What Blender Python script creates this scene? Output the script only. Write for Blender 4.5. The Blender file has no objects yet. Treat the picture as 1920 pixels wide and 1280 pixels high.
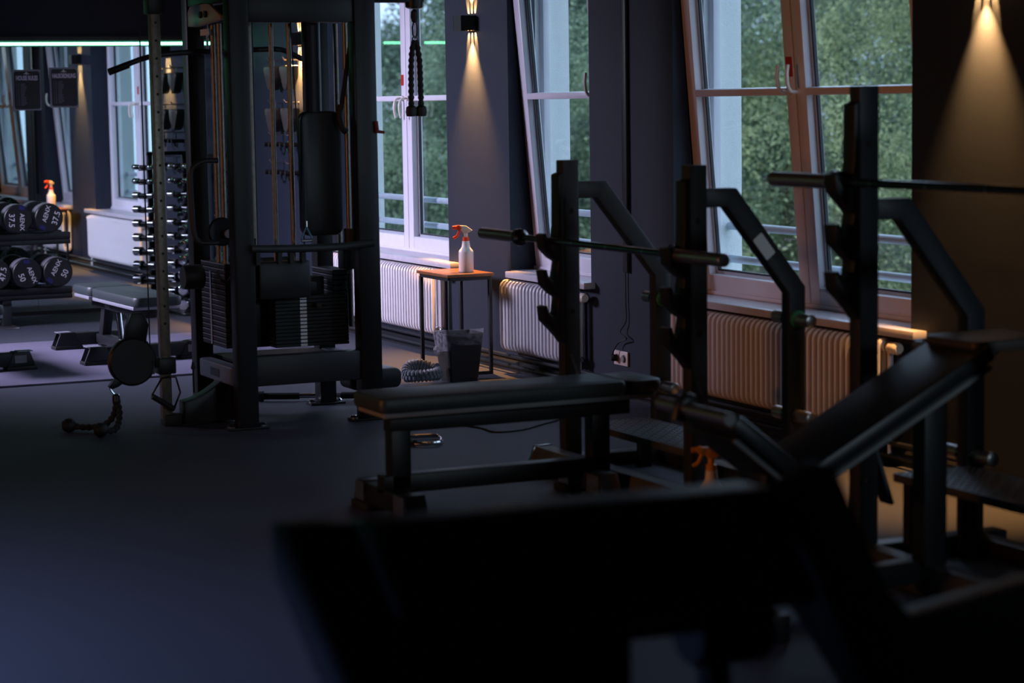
import bpy, bmesh, math, random
import numpy as np
from mathutils import Vector, Matrix
random.seed(7)
rng = np.random.default_rng(7)
scene = bpy.context.scene
C = scene.collection
PI = math.pi

# ------------------------------------------------------------------ camera
YAW, PITCH, ROLL = math.radians(25.04), math.radians(6.17), math.radians(0.88)
cy, sy, cp, sp = math.cos(YAW), math.sin(YAW), math.cos(PITCH), math.sin(PITCH)
F = Vector((sy * cp, cy * cp, -sp)); R0 = Vector((cy, -sy, 0)); U0 = R0.cross(F)
Rv = R0 * math.cos(ROLL) - U0 * math.sin(ROLL); Uv = U0 * math.cos(ROLL) + R0 * math.sin(ROLL)
cam_data = bpy.data.cameras.new('camera')
cam = bpy.data.objects.new('camera', cam_data); C.objects.link(cam)
M = Matrix((Rv, Uv, -F)).transposed().to_4x4(); M.translation = Vector((0, 0, 1.55))
cam.matrix_world = M
cam_data.sensor_width = 36.0; cam_data.lens = 4180 / 1920 * 36.0
cam_data.clip_start = 0.1; cam_data.clip_end = 300
cam_data.dof.use_dof = True; cam_data.dof.focus_distance = 12.5; cam_data.dof.aperture_fstop = 2.7
scene.camera = cam

# ------------------------------------------------------------------ world, daylight, exposure
world = bpy.data.worlds.new('dusk_sky'); scene.world = world; world.use_nodes = True
bg = world.node_tree.nodes['Background']
bg.inputs['Color'].default_value = (0.49, 0.67, 0.95, 1); bg.inputs['Strength'].default_value = 2.7

def area_light(name, loc, target, sx, sy_, power, col, spread=PI):
    d = bpy.data.lights.new(name, 'AREA'); d.shape = 'RECTANGLE'; d.size = sx; d.size_y = sy_
    d.energy = power; d.color = col; d.spread = spread
    o = bpy.data.objects.new(name, d); C.objects.link(o); o.location = loc
    o.rotation_euler = (Vector(target) - Vector(loc)).to_track_quat('-Z', 'Y').to_euler()
    return o
# two cool ceiling panels of the hall, out of the frame on the left
area_light('ceiling_panel_light_far', (0.3, 14.4, 2.72), (4.4, 13.6, 0.5), 1.6, 1.2, 150, (0.72, 0.68, 1.0), math.radians(78))
area_light('warm_wall_light_left', (-3.8, 7.0, 1.7), (5.3, 8.0, 0.9), 1.2, 0.5, 13, (1.0, 0.36, 0.11), math.radians(70))
area_light('ceiling_panel_light_near', (-0.9, 6.4, 2.72), (-0.8, 6.3, 0), 1.6, 1.6, 105, (0.36, 0.50, 1.0), math.radians(112))
area_light('fill_light_back', (4.5, -2.4, 2.6), (4.4, 7.0, 0.8), 0.8, 0.6, 4.5, (0.66, 0.84, 1.0), math.radians(42))  # added fill light behind the camera, for faces turned towards it
vs = scene.view_settings
vs.view_transform = 'Standard'; vs.look = 'None'; vs.gamma = 1.0; vs.use_curve_mapping = False; vs.exposure = 0.0
scene.cycles.use_denoising = True
scene.cycles.max_bounces = 8; scene.cycles.transparent_max_bounces = 16
scene.cycles.caustics_reflective = False; scene.cycles.caustics_refractive = False
scene.cycles.sample_clamp_indirect = 4.0

# ------------------------------------------------------------------ materials
MT = {}
def mat(name, col, rough=0.5, metal=0.0, noise=None, bump=0.0, bscale=200, spec=0.5, col2=None, coat=0.0):
    m = bpy.data.materials.new(name); m.use_nodes = True
    nt = m.node_tree; b = nt.nodes['Principled BSDF']
    b.inputs['Base Color'].default_value = (*col, 1); b.inputs['Roughness'].default_value = rough
    b.inputs['Metallic'].default_value = metal; b.inputs['Specular IOR Level'].default_value = spec
    b.inputs['Coat Weight'].default_value = coat
    tc = nt.nodes.new('ShaderNodeTexCoord')
    if noise:
        n = nt.nodes.new('ShaderNodeTexNoise'); n.inputs['Scale'].default_value = noise; n.inputs['Detail'].default_value = 4
        r = nt.nodes.new('ShaderNodeValToRGB')
        r.color_ramp.elements[0].position = 0.3; r.color_ramp.elements[1].position = 0.7
        c2 = col2 or tuple(c * 0.7 for c in col)
        r.color_ramp.elements[0].color = (*c2, 1); r.color_ramp.elements[1].color = (*col, 1)
        nt.links.new(tc.outputs['Object'], n.inputs['Vector']); nt.links.new(n.outputs['Fac'], r.inputs['Fac'])
        nt.links.new(r.outputs['Color'], b.inputs['Base Color'])
    if bump:
        n2 = nt.nodes.new('ShaderNodeTexNoise'); n2.inputs['Scale'].default_value = bscale; n2.inputs['Detail'].default_value = 3
        bp = nt.nodes.new('ShaderNodeBump'); bp.inputs['Strength'].default_value = bump; bp.inputs['Distance'].default_value = 0.004
        nt.links.new(tc.outputs['Object'], n2.inputs['Vector']); nt.links.new(n2.outputs['Fac'], bp.inputs['Height'])
        nt.links.new(bp.outputs['Normal'], b.inputs['Normal'])
    MT[name] = m
    return m
mat('rubber_floor', (0.060, 0.066, 0.086), 0.62, noise=260, bump=0.25, bscale=420, spec=0.3, col2=(0.048, 0.053, 0.070))
mat('mat_carpet', (0.185, 0.175, 0.24), 0.9, noise=300, bump=0.3, bscale=500, spec=0.1, col2=(0.155, 0.145, 0.205))
mat('wall_paint', (0.020, 0.026, 0.041), 0.55, noise=60, bump=0.25, bscale=300, spec=0.22, col2=(0.018, 0.0235, 0.038))
mat('plaster', (0.84, 0.86, 0.86), 0.9, noise=40, bump=0.5, bscale=120, spec=0.1, col2=(0.80, 0.82, 0.82))
mat('ceiling_paint', (0.03, 0.03, 0.035), 0.8, noise=20)
mat('black_steel', (0.010, 0.011, 0.013), 0.42, bump=0.1, bscale=600, spec=0.4)
mat('grey_steel', (0.024, 0.027, 0.032), 0.45, bump=0.1, bscale=600, spec=0.4)
mat('vinyl', (0.014, 0.016, 0.019), 0.38, bump=0.15, bscale=350, spec=0.5)
mat('vinyl_green', (0.030, 0.040, 0.042), 0.45, bump=0.15, bscale=350, spec=0.5)
mat('chrome', (0.78, 0.78, 0.80), 0.10, metal=1.0)
mat('steel', (0.66, 0.63, 0.63), 0.34, metal=1.0, noise=80)
mat('brushed_post', (0.30, 0.27, 0.22), 0.42, metal=0.7, noise=50)
mat('dark_chrome', (0.20, 0.19, 0.19), 0.2, metal=1.0)
mat('enamel', (0.76, 0.73, 0.75), 0.32, noise=8, col2=(0.72, 0.69, 0.71))
mat('lacquer', (0.72, 0.70, 0.76), 0.35, noise=12, col2=(0.69, 0.67, 0.73))
mat('gasket', (0.012, 0.012, 0.016), 0.5)
mat('alu', (0.55, 0.60, 0.66), 0.4, metal=0.5)
mat('sill_stone', (0.58, 0.54, 0.58), 0.3, noise=18, col2=(0.50, 0.47, 0.51))
mat('rail_paint', (0.50, 0.58, 0.66), 0.45)
mat('rubber', (0.008, 0.008, 0.009), 0.6, bump=0.2)
mat('rope_fibre', (0.012, 0.012, 0.013), 0.8, bump=0.5, bscale=300)
mat('urethane', (0.008, 0.008, 0.010), 0.42, bump=0.1, bscale=200, spec=0.5)
mat('band_metal', (0.42, 0.42, 0.48), 0.42, metal=0.6)
mat('mid_grey', (0.11, 0.12, 0.15), 0.4)
mat('white_print', (0.70, 0.70, 0.74), 0.6)
mat('blue_print', (0.012, 0.016, 0.10), 0.5)
mat('lilac_print', (0.88, 0.82, 1.0), 0.6)
mat('grey_print', (0.26, 0.25, 0.30), 0.6)
mat('sign_black', (0.016, 0.016, 0.024), 0.5)
mat('sign_clear', (0.30, 0.31, 0.38), 0.3)
mat('wood_top', (0.32, 0.115, 0.035), 0.4, noise=14, col2=(0.20, 0.065, 0.02))
mat('white_plastic', (0.80, 0.74, 0.68), 0.4)
mat('cream_plastic', (0.78, 0.66, 0.52), 0.4)
mat('red_plastic', (0.85, 0.07, 0.02), 0.35)
mat('amber_plastic', (0.75, 0.30, 0.02), 0.35)
mat('red_sticker', (0.42, 0.012, 0.012), 0.5)
mat('red_plastic_dark', (0.16, 0.02, 0.02), 0.5)
mat('label_white', (0.80, 0.80, 0.80), 0.6)
mat('label_grey', (0.22, 0.22, 0.22), 0.6)
mat('bin_plastic', (0.012, 0.012, 0.013), 0.45)
mat('hose_grey', (0.20, 0.22, 0.26), 0.5)
mat('green_collar', (0.05, 0.30, 0.13), 0.4)
mat('blue_fabric', (0.10, 0.26, 0.40), 0.7)
mat('socket_white', (0.62, 0.52, 0.50), 0.4)
mat('bark', (0.06, 0.045, 0.032), 0.9, noise=10)
mat('grass', (0.13, 0.17, 0.08), 0.95, noise=3)
mat('leather', (0.055, 0.045, 0.038), 0.45, bump=0.3, bscale=150)
mat('tread', (0.075, 0.08, 0.09), 0.5, metal=0.3)
mat('pulley_cover', (0.34, 0.35, 0.40), 0.35)

def mirror_mat():
    m = mat('mirror_glass', (0.62, 0.72, 0.72), 0.0, metal=1.0)
    return m
mirror_mat()
def glass_mat():
    m = bpy.data.materials.new('window_glass'); m.use_nodes = True; nt = m.node_tree
    nt.nodes.remove(nt.nodes['Principled BSDF'])
    out = nt.nodes['Material Output']
    t = nt.nodes.new('ShaderNodeBsdfTransparent'); t.inputs['Color'].default_value = (0.95, 0.97, 0.97, 1)
    g = nt.nodes.new('ShaderNodeBsdfGlossy'); g.inputs['Roughness'].default_value = 0.0
    fr = nt.nodes.new('ShaderNodeFresnel'); fr.inputs['IOR'].default_value = 1.5
    mx = nt.nodes.new('ShaderNodeMixShader')
    # thin pane: the same reflectance from both sides (the Fresnel node inverts the index on back faces)
    ge = nt.nodes.new('ShaderNodeNewGeometry'); mr = nt.nodes.new('ShaderNodeMapRange')
    mr.inputs['To Min'].default_value = 1.5; mr.inputs['To Max'].default_value = 1 / 1.5
    nt.links.new(ge.outputs['Backfacing'], mr.inputs['Value']); nt.links.new(mr.outputs[0], fr.inputs['IOR'])
    nt.links.new(fr.outputs['Fac'], mx.inputs['Fac']); nt.links.new(t.outputs[0], mx.inputs[1]); nt.links.new(g.outputs[0], mx.inputs[2])
    nt.links.new(mx.outputs[0], out.inputs['Surface']); MT['window_glass'] = m
glass_mat()
def liner_mat():
    m = bpy.data.materials.new('bin_liner'); m.use_nodes = True; nt = m.node_tree
    b = nt.nodes['Principled BSDF']; b.inputs['Base Color'].default_value = (0.45, 0.44, 0.50, 1); b.inputs['Roughness'].default_value = 0.3
    n = nt.nodes.new('ShaderNodeTexNoise'); n.inputs['Scale'].default_value = 7
    t = nt.nodes.new('ShaderNodeBsdfTransparent'); mx = nt.nodes.new('ShaderNodeMixShader'); mx.inputs['Fac'].default_value = 0.35
    mr = nt.nodes.new('ShaderNodeMapRange'); mr.inputs['From Min'].default_value = 0.35; mr.inputs['From Max'].default_value = 0.7
    mr.inputs['To Min'].default_value = 0.05; mr.inputs['To Max'].default_value = 0.40
    nt.links.new(n.outputs['Fac'], mr.inputs['Value']); nt.links.new(mr.outputs[0], mx.inputs['Fac'])
    nt.links.new(t.outputs[0], mx.inputs[1]); nt.links.new(b.outputs[0], mx.inputs[2])
    nt.links.new(mx.outputs[0], nt.nodes['Material Output'].inputs['Surface']); MT['bin_liner'] = m
liner_mat()
def emit_mat(name, col, s):
    m = bpy.data.materials.new(name); m.use_nodes = True; nt = m.node_tree
    nt.nodes.remove(nt.nodes['Principled BSDF']); e = nt.nodes.new('ShaderNodeEmission')
    e.inputs['Color'].default_value = (*col, 1); e.inputs['Strength'].default_value = s
    nt.links.new(e.outputs[0], nt.nodes['Material Output'].inputs['Surface']); MT[name] = m
emit_mat('led_green', (0.22, 1.0, 0.50), 6.0)
emit_mat('lamp_lens', (1.0, 0.58, 0.22), 20.0)
def leaf_mat(name, c1, c2):
    m = bpy.data.materials.new(name); m.use_nodes = True; nt = m.node_tree; b = nt.nodes['Principled BSDF']
    g = nt.nodes.new('ShaderNodeNewGeometry'); r = nt.nodes.new('ShaderNodeValToRGB')
    r.color_ramp.elements[0].color = (*c1, 1); r.color_ramp.elements[1].color = (*c2, 1)
    # noise paints lit clumps and shaded gaps into the colour, plus leaf to leaf variation
    tc = nt.nodes.new('ShaderNodeTexCoord'); no = nt.nodes.new('ShaderNodeTexNoise'); no.inputs['Scale'].default_value = 1.5; no.inputs['Detail'].default_value = 4
    mr = nt.nodes.new('ShaderNodeMapRange'); mr.inputs['From Min'].default_value = 0.41; mr.inputs['From Max'].default_value = 0.62; mr.inputs['To Max'].default_value = 0.75
    ma = nt.nodes.new('ShaderNodeMath'); ma.operation = 'MULTIPLY_ADD'; ma.inputs[1].default_value = 0.25
    nt.links.new(tc.outputs['Object'], no.inputs['Vector']); nt.links.new(no.outputs['Fac'], mr.inputs['Value'])
    nt.links.new(g.outputs['Random Per Island'], ma.inputs[0]); nt.links.new(mr.outputs[0], ma.inputs[2])
    nt.links.new(ma.outputs[0], r.inputs['Fac']); nt.links.new(r.outputs['Color'], b.inputs['Base Color'])
    b.inputs['Roughness'].default_value = 0.6; b.inputs['Specular IOR Level'].default_value = 0.25
    tr = nt.nodes.new('ShaderNodeBsdfTranslucent'); mx = nt.nodes.new('ShaderNodeMixShader'); mx.inputs['Fac'].default_value = 0.35
    nt.links.new(r.outputs['Color'], tr.inputs['Color'])
    nt.links.new(b.outputs[0], mx.inputs[1]); nt.links.new(tr.outputs[0], mx.inputs[2])
    nt.links.new(mx.outputs[0], nt.nodes['Material Output'].inputs['Surface']); MT[name] = m
leaf_mat('leaf_green', (0.022, 0.045, 0.032), (0.46, 0.56, 0.34))
leaf_mat('leaf_dark', (0.012, 0.028, 0.022), (0.28, 0.37, 0.25))
leaf_mat('leaf_light', (0.05, 0.085, 0.035), (0.60, 0.62, 0.32))

# ------------------------------------------------------------------ mesh helpers
class MB:
    def __init__(s): s.v = []; s.f = []
    def add(s, vs_, fs):
        k = len(s.v); s.v += [tuple(v) for v in vs_]; s.f += [tuple(i + k for i in f) for f in fs]; return s
    def box(s, x0, x1, y0, y1, z0, z1):
        return s.add([(x0, y0, z0), (x1, y0, z0), (x1, y1, z0), (x0, y1, z0), (x0, y0, z1), (x1, y0, z1), (x1, y1, z1), (x0, y1, z1)],
                     [(0, 3, 2, 1), (4, 5, 6, 7), (0, 1, 5, 4), (1, 2, 6, 5), (2, 3, 7, 6), (3, 0, 4, 7)])
    def cyl(s, p0, p1, r, n=16, r1=None):
        return s.tube([p0, p1], r, n, radii=[r, r if r1 is None else r1])
    def tube(s, pts, r, n=10, closed=False, radii=None):
        P = [Vector(p) for p in pts]; m = len(P); vs_ = []; t0 = None; nrm = None
        for i in range(m):
            if closed: t = (P[(i + 1) % m] - P[i - 1])
            else: t = P[min(i + 1, m - 1)] - P[max(i - 1, 0)]
            t = t.normalized() if t.length > 1e-9 else (t0 or Vector((0, 0, 1)))
            if nrm is None:
                a = Vector((0, 0, 1)) if abs(t.z) < 0.9 else Vector((1, 0, 0)); nrm = (a - t * a.dot(t)).normalized()
            else: nrm = (nrm - t * nrm.dot(t)).normalized()
            b = t.cross(nrm); rr = radii[i] if radii else r; t0 = t
            for k in range(n):
                a = 2 * PI * k / n; vs_.append(P[i] + nrm * math.cos(a) * rr + b * math.sin(a) * rr)
        fs = []
        for i in range(m if closed else m - 1):
            j = (i + 1) % m
            for k in range(n):
                fs.append((i * n + k, i * n + (k + 1) % n, j * n + (k + 1) % n, j * n + k))
        if not closed:
            fs.append(tuple(reversed(range(n)))); fs.append(tuple((m - 1) * n + k for k in range(n)))
        return s.add(vs_, fs)
    def lathe(s, prof, o=(0, 0, 0), axis='Z', n=20):
        o = Vector(o); vs_ = []; m = len(prof)
        for r, h in prof:
            for k in range(n):
                a = 2 * PI * k / n; c, d = r * math.cos(a), r * math.sin(a)
                vs_.append(o + Vector((c, d, h) if axis == 'Z' else (h, c, d) if axis == 'X' else (d, h, c)))
        fs = [(i * n + k, i * n + (k + 1) % n, (i + 1) * n + (k + 1) % n, (i + 1) * n + k) for i in range(m - 1) for k in range(n)]
        fs.append(tuple(reversed(range(n)))); fs.append(tuple((m - 1) * n + k for k in range(n)))
        return s.add(vs_, fs)
    def prism(s, poly, plane, a, b):
        def w(p, t): return (p[0], t, p[1]) if plane == 'xz' else (t, p[0], p[1]) if plane == 'yz' else (p[0], p[1], t)
        n = len(poly); vs_ = [w(p, a) for p in poly] + [w(p, b) for p in poly]
        fs = [tuple(reversed(range(n))), tuple(range(n, 2 * n))] + [(i, (i + 1) % n, n + (i + 1) % n, n + i) for i in range(n)]
        return s.add(vs_, fs)
    def obox(s, c, ux, uy, uz):
        c, ux, uy, uz = Vector(c), Vector(ux), Vector(uy), Vector(uz); k = len(s.v)
        s.box(-1, 1, -1, 1, -1, 1)
        for i in range(k, k + 8):
            v = s.v[i]; s.v[i] = tuple(c + ux * v[0] + uy * v[1] + uz * v[2])
        return s
    def build(s, name, m, parent=None, bev=0.0, seg=2, smooth=True, loc=None):
        me = bpy.data.meshes.new(name)
        bm = bmesh.new()
        vv = [bm.verts.new(v) for v in s.v]
        for f in s.f:
            try: bm.faces.new([vv[i] for i in f])
            except ValueError: pass
        bmesh.ops.recalc_face_normals(bm, faces=bm.faces)
        if bev > 0:
            ed = [e for e in bm.edges if len(e.link_faces) == 2 and e.calc_face_angle(0) > 0.6]
            bmesh.ops.bevel(bm, geom=ed, offset=bev, segments=seg, profile=0.5, affect='EDGES', clamp_overlap=True)
        bm.to_mesh(me); bm.free()
        if smooth:
            me.polygons.foreach_set('use_smooth', [True] * len(me.polygons)); me.set_sharp_from_angle(angle=math.radians(35))
        me.materials.append(MT[m])
        o = bpy.data.objects.new(name, me); C.objects.link(o)
        if parent: o.parent = parent
        if loc: o.location = loc
        return o
def tag(o, label, cat, group=None, kind=None):
    o['label'] = label; o['category'] = cat
    if group: o['group'] = group
    if kind: o['kind'] = kind
    return o
def thing(name, label, cat, loc=(0, 0, 0), rz=0.0, group=None):
    o = bpy.data.objects.new(name, None); C.objects.link(o); o.location = loc; o.rotation_euler = (0, 0, rz); o.empty_display_size = 0.1
    return tag(o, label, cat, group)
def struct(name, loc=(0, 0, 0)):
    o = bpy.data.objects.new(name, None); C.objects.link(o); o.location = loc; o['kind'] = 'structure'; o.empty_display_size = 0.1
    return o
def copy_tree(o, parent=None):
    c = o.copy(); C.objects.link(c)
    if parent is not None: c.parent = parent
    for ch in list(o.children): copy_tree(ch, c)
    return c
def dup(o, parent=None, loc=None):
    c = o.copy(); C.objects.link(c)
    if parent is not None: c.parent = parent
    if loc is not None: c.location = loc
    return c
def text_mesh(name, txt, size, m, parent, mw, ext=0.0008, sx=1.0, bold=0.0):
    cu = bpy.data.curves.new(name, 'FONT'); cu.body = txt; cu.size = size; cu.extrude = ext; cu.align_x = 'CENTER'; cu.align_y = 'CENTER'
    cu.resolution_u = 3; cu.offset = bold
    t = bpy.data.objects.new(name + '_tmp', cu); C.objects.link(t)
    bpy.context.view_layer.update()
    me = bpy.data.meshes.new_from_object(t.evaluated_get(bpy.context.evaluated_depsgraph_get()))
    bpy.data.objects.remove(t); bpy.data.curves.remove(cu)
    me.materials.clear(); me.materials.append(MT[m]); me.name = name
    o = bpy.data.objects.new(name, me); C.objects.link(o); o.parent = parent
    o.matrix_local = mw @ Matrix.Diagonal((sx, 1, 1, 1))
    return o
def arc(cx, cz, r, a0, a1, n=8):
    return [(cx + r * math.cos(a0 + (a1 - a0) * i / n), cz + r * math.sin(a0 + (a1 - a0) * i / n)) for i in range(n + 1)]
def rrect(x0, x1, z0, z1, r, n=4):
    return arc(x1 - r, z1 - r, r, 0, PI / 2, n) + arc(x0 + r, z1 - r, r, PI / 2, PI, n) + arc(x0 + r, z0 + r, r, PI, 1.5 * PI, n) + arc(x1 - r, z0 + r, r, 1.5 * PI, 2 * PI, n)
def smooth_path(pts, k=8):
    P = [Vector(p) for p in pts]; out = []
    for i in range(len(P) - 1):
        p0, p1, p2, p3 = P[max(i - 1, 0)], P[i], P[i + 1], P[min(i + 2, len(P) - 1)]
        for j in range(k):
            t = j / k
            out.append(0.5 * ((2 * p1) + (p2 - p0) * t + (2 * p0 - 5 * p1 + 4 * p2 - p3) * t * t + (3 * p1 - p0 - 3 * p2 + p3) * t ** 3))
    out.append(P[-1]); return out
def rope_tube(mb, pts, r, n=10, lay=0.03):
    P = smooth_path(pts, 14); rad = []; acc = 0
    for i, p in enumerate(P):
        if i: acc += (P[i] - P[i - 1]).length
        rad.append(r * (1 + 0.16 * math.sin(2 * PI * acc / lay)))
    # resample finely so the strands show
    Q = []; RR = []; step = lay / 5; total = 0; L = [0]
    for i in range(1, len(P)): L.append(L[-1] + (P[i] - P[i - 1]).length)
    k = 0; s = 0
    while s <= L[-1]:
        while k < len(L) - 2 and L[k + 1] < s: k += 1
        t = (s - L[k]) / max(1e-9, L[k + 1] - L[k]); Q.append(P[k].lerp(P[k + 1], t)); RR.append(r * (1 + 0.18 * math.sin(2 * PI * s / lay))); s += step
    mb.tube(Q, r, n, radii=RR); return mb

# ------------------------------------------------------------------ room shell
WX, DY, ZC = 5.4, 16.65, 3.0
struct_floor = MB().box(-4.0, 5.79, -3.0, 16.9, -0.12, 0.0).build('floor', 'rubber_floor', smooth=False); struct_floor['kind'] = 'structure'
ceil = MB().box(-4.0, 5.79, -3.0, 16.9, ZC, ZC + 0.15).build('ceiling', 'ceiling_paint', smooth=False); ceil['kind'] = 'structure'
wl = MB().box(-4.15, -4.0, -3.0, 16.9, 0, ZC).build('wall_left', 'wall_paint', smooth=False); wl['kind'] = 'structure'
wb = MB().box(-4.0, 5.79, -3.15, -3.0, 0, ZC).build('wall_back', 'wall_paint', smooth=False); wb['kind'] = 'structure'
wf = MB().box(-4.0, 5.79, DY + 0.02, DY + 0.2, 0, ZC).build('wall_front', 'wall_paint', smooth=False); wf['kind'] = 'structure'
WIN = [('near', 7.642, 9.646, 2), ('mid', 10.55, 11.56, 1), ('far', 12.445, 14.46, 2)]
ZS, ZT = 0.56, 2.50
wr = struct('wall_right')
piers = [(-3.0, 7.642), (9.646, 10.55), (11.56, 12.445), (14.46, DY + 0.02)]
for a, b in piers:
    MB().box(WX, 5.575, a, b, 0, ZC).build('pier', 'wall_paint', wr, smooth=False)
    MB().box(5.575, 5.79, a, b, -4, ZC + 0.6).build('outer_pier', 'plaster', wr, smooth=False)
for n_, a, b, k in WIN:
    MB().box(WX, 5.575, a, b, 0, ZS - 0.02).build('parapet', 'wall_paint', wr, smooth=False)
    MB().box(5.575, 5.79, a, b, -4, ZS - 0.02).build('outer_parapet', 'plaster', wr, smooth=False)
    MB().box(WX, 5.575, a, b, ZT, ZC).build('lintel', 'wall_paint', wr, smooth=False)
    MB().box(5.575, 5.79, a, b, ZT, ZC + 0.6).build('outer_lintel', 'plaster', wr, smooth=False)
# skirting and the two heating pipes along the window wall
bb = MB().prism([(WX, 0), (WX - 0.018, 0), (WX - 0.018, 0.055), (WX - 0.008, 0.065), (WX, 0.065)], 'xz', 7.0, DY).build('baseboard_right', 'black_steel'); bb['kind'] = 'structure'
tr = struct('trim_1')
for z in (0.045, 0.10):
    MB().cyl((WX - 0.055, 7.3, z), (WX - 0.055, 14.4, z), 0.011, 10).build('heating_pipe', 'vinyl', tr)
# cable duct on the pier between near and middle window
tr2 = struct('trim_2')
MB().box(WX - 0.02, WX, 10.105, 10.155, 0.66, ZC).build('cable_duct', 'black_steel', tr2, bev=0.003)

# window sills
for i, (a, b) in enumerate([(7.53, 9.68), (10.50, 11.49), (12.27, 14.46)]):
    s = struct('trim_%d' % (3 + i))
    MB().prism([(5.33, a), (5.33, b), (WX, b), (WX, a)], 'xy', 0.548, 0.583).build('sill_nose', 'sill_stone', s, bev=0.004)
    w = [WIN[0], WIN[1], WIN[2]][i]
    MB().box(WX, 5.575, w[1], w[2], 0.548, 0.583).build('sill_board', 'sill_stone', s, smooth=False)

# windows: fixed frame, tilting sashes with cross bar, gasket, panes, handle, sticker
def make_window(idx, a, b, n, tilt):
    w = struct('window_%d' % idx)
    x0, x1 = 5.545, 5.645; t = 0.045
    for nm, bx in (('frame_bottom', (x0, x1, a, b, 0.583, 0.603)), ('frame_top', (x0, x1, a, b, ZT - t, ZT)), ('frame_jamb', (5.605, x1, a, a + t, 0.603, ZT - t)), ('frame_jamb', (5.605, x1, b - t, b, 0.603, ZT - t))):
        MB().box(*bx).build(nm, 'lacquer', w, bev=0.004)
    sw = (b - a) / n; H = ZT - 0.02 - 0.600
    for k in range(n):
        y0, y1 = a + k * sw, a + (k + 1) * sw
        y0 += 0.012 if k == 0 else 0.003; y1 -= 0.012 if k == n - 1 else 0.003
        L = y1 - y0; st = 0.080; d = 0.078
        s = MB()
        s.box(0, d, 0, st, 0, H); s.box(0, d, L - st, L, 0, H)
        s.box(0, d, st, L - st, 0, 0.080); s.box(0, d, st, L - st, H - st, H)
        so = s.build('sash', 'lacquer', w, bev=0.006, loc=(5.553, y0, 0.601))
        so.rotation_euler = (0, -tilt, 0)
        # glazing bead (sloped white rebate), gasket line, panes
        zc = 0.972
        gb = MB()
        for (p, q) in (((st, 0.08), (st + 0.016, L)),):
            gb.box(0.040, 0.066, st, st + 0.014, 0.08, H - st); gb.box(0.040, 0.066, L - st - 0.014, L - st, 0.08, H - st)
            gb.box(0.040, 0.066, st, L - st, 0.08, 0.094); gb.box(0.040, 0.066, st, L - st, H - st - 0.014, H - st)
        gb.build('glazing_bead', 'alu', so)
        g2 = MB()
        g2.box(0.044, 0.060, st + 0.014, st + 0.022, 0.094, H - st - 0.014); g2.box(0.044, 0.060, L - st - 0.022, L - st - 0.014, 0.094, H - st - 0.014)
        g2.box(0.044, 0.060, st + 0.014, L - st - 0.014, 0.094, 0.102)
        g2.build('gasket', 'gasket', so)
        MB().box(-0.002, 0.066, st + 0.002, L - st - 0.002, zc - 0.017, zc + 0.017).build('crossbar', 'lacquer', so, bev=0.004)
        for z0, z1 in ((0.09, zc - 0.015), (zc + 0.015, H - st)):
            MB().box(0.050, 0.054, st + 0.01, L - st - 0.01, z0, z1).build('pane', 'window_glass', so, smooth=False)
    return w
TILT = math.radians(4.6)
make_window(1, *WIN[0][1:], TILT)
make_window(2, *WIN[1][1:], TILT)
make_window(3, *WIN[2][1:], 0.0)
# window handles (hooked levers) and the red stickers
w1 = bpy.data.objects['window_1']; w2 = bpy.data.objects['window_2']; w3 = bpy.data.objects['window_3']
def sashes(w): return sorted([c for c in w.children if c.name.startswith('sash')], key=lambda o: o.location.y)
def add_handle(sash, y, z, up):
    h = MB().cyl((0.0, y, z), (-0.012, y, z), 0.017, 14).build('handle_rosette', 'white_plastic', sash)
    s = 1 if up else -1
    pts = [(-0.012, y, z), (-0.045, y, z + s * 0.004), (-0.062, y, z + s * 0.03), (-0.064, y, z + s * 0.08), (-0.055, y, z + s * 0.125)]
    MB().tube(smooth_path(pts, 5), 0.0085, 8).build('handle', 'white_plastic', sash)
for w_, up in ((w1, True), (w2, True), (w3, False)):
    ss = sashes(w_)
    if len(ss) == 2:
        add_handle(ss[1], 0.045, 0.972, up); add_handle(ss[0], 0.955, 0.972, up)
    else:
        add_handle(ss[0], 0.045, 0.972, up)
MB().box(-0.003, -0.0005, 0.012, 0.062, 1.04, 1.13).build('sticker', 'red_sticker', sashes(w1)[1], smooth=False)
MB().box(-0.003, -0.0005, 0.030, 0.070, 1.055, 1.125).build('sticker', 'red_sticker', sashes(w3)[1], smooth=False)

# mirror wall with the green light strip
mw = struct('trim_6')
xs = [-3.9, -2.35, -0.8, 0.75, 2.30, 3.85, WX]
for i in range(len(xs) - 1):
    MB().box(xs[i] + 0.0012, xs[i + 1] - 0.0012, DY - 0.006, DY, 0.03, 2.0).build('mirror_panel', 'mirror_glass', mw, smooth=False)
MB().box(-3.9, WX, DY - 0.012, DY + 0.02, 0.0, 0.03).build('mirror_skirting', 'black_steel', mw, smooth=False)
MB().box(-3.9, WX, DY - 0.03, DY + 0.02, 2.045, 2.075).build('light_profile', 'black_steel', mw, smooth=False)
led = tag(MB().box(-3.9, 5.25, DY - 0.022, DY + 0.0, 2.010, 2.032).build('light_strip', 'led_green', None, bev=0.004),
          'long glowing green light strip along the top of the mirror wall', 'light strip')

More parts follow.
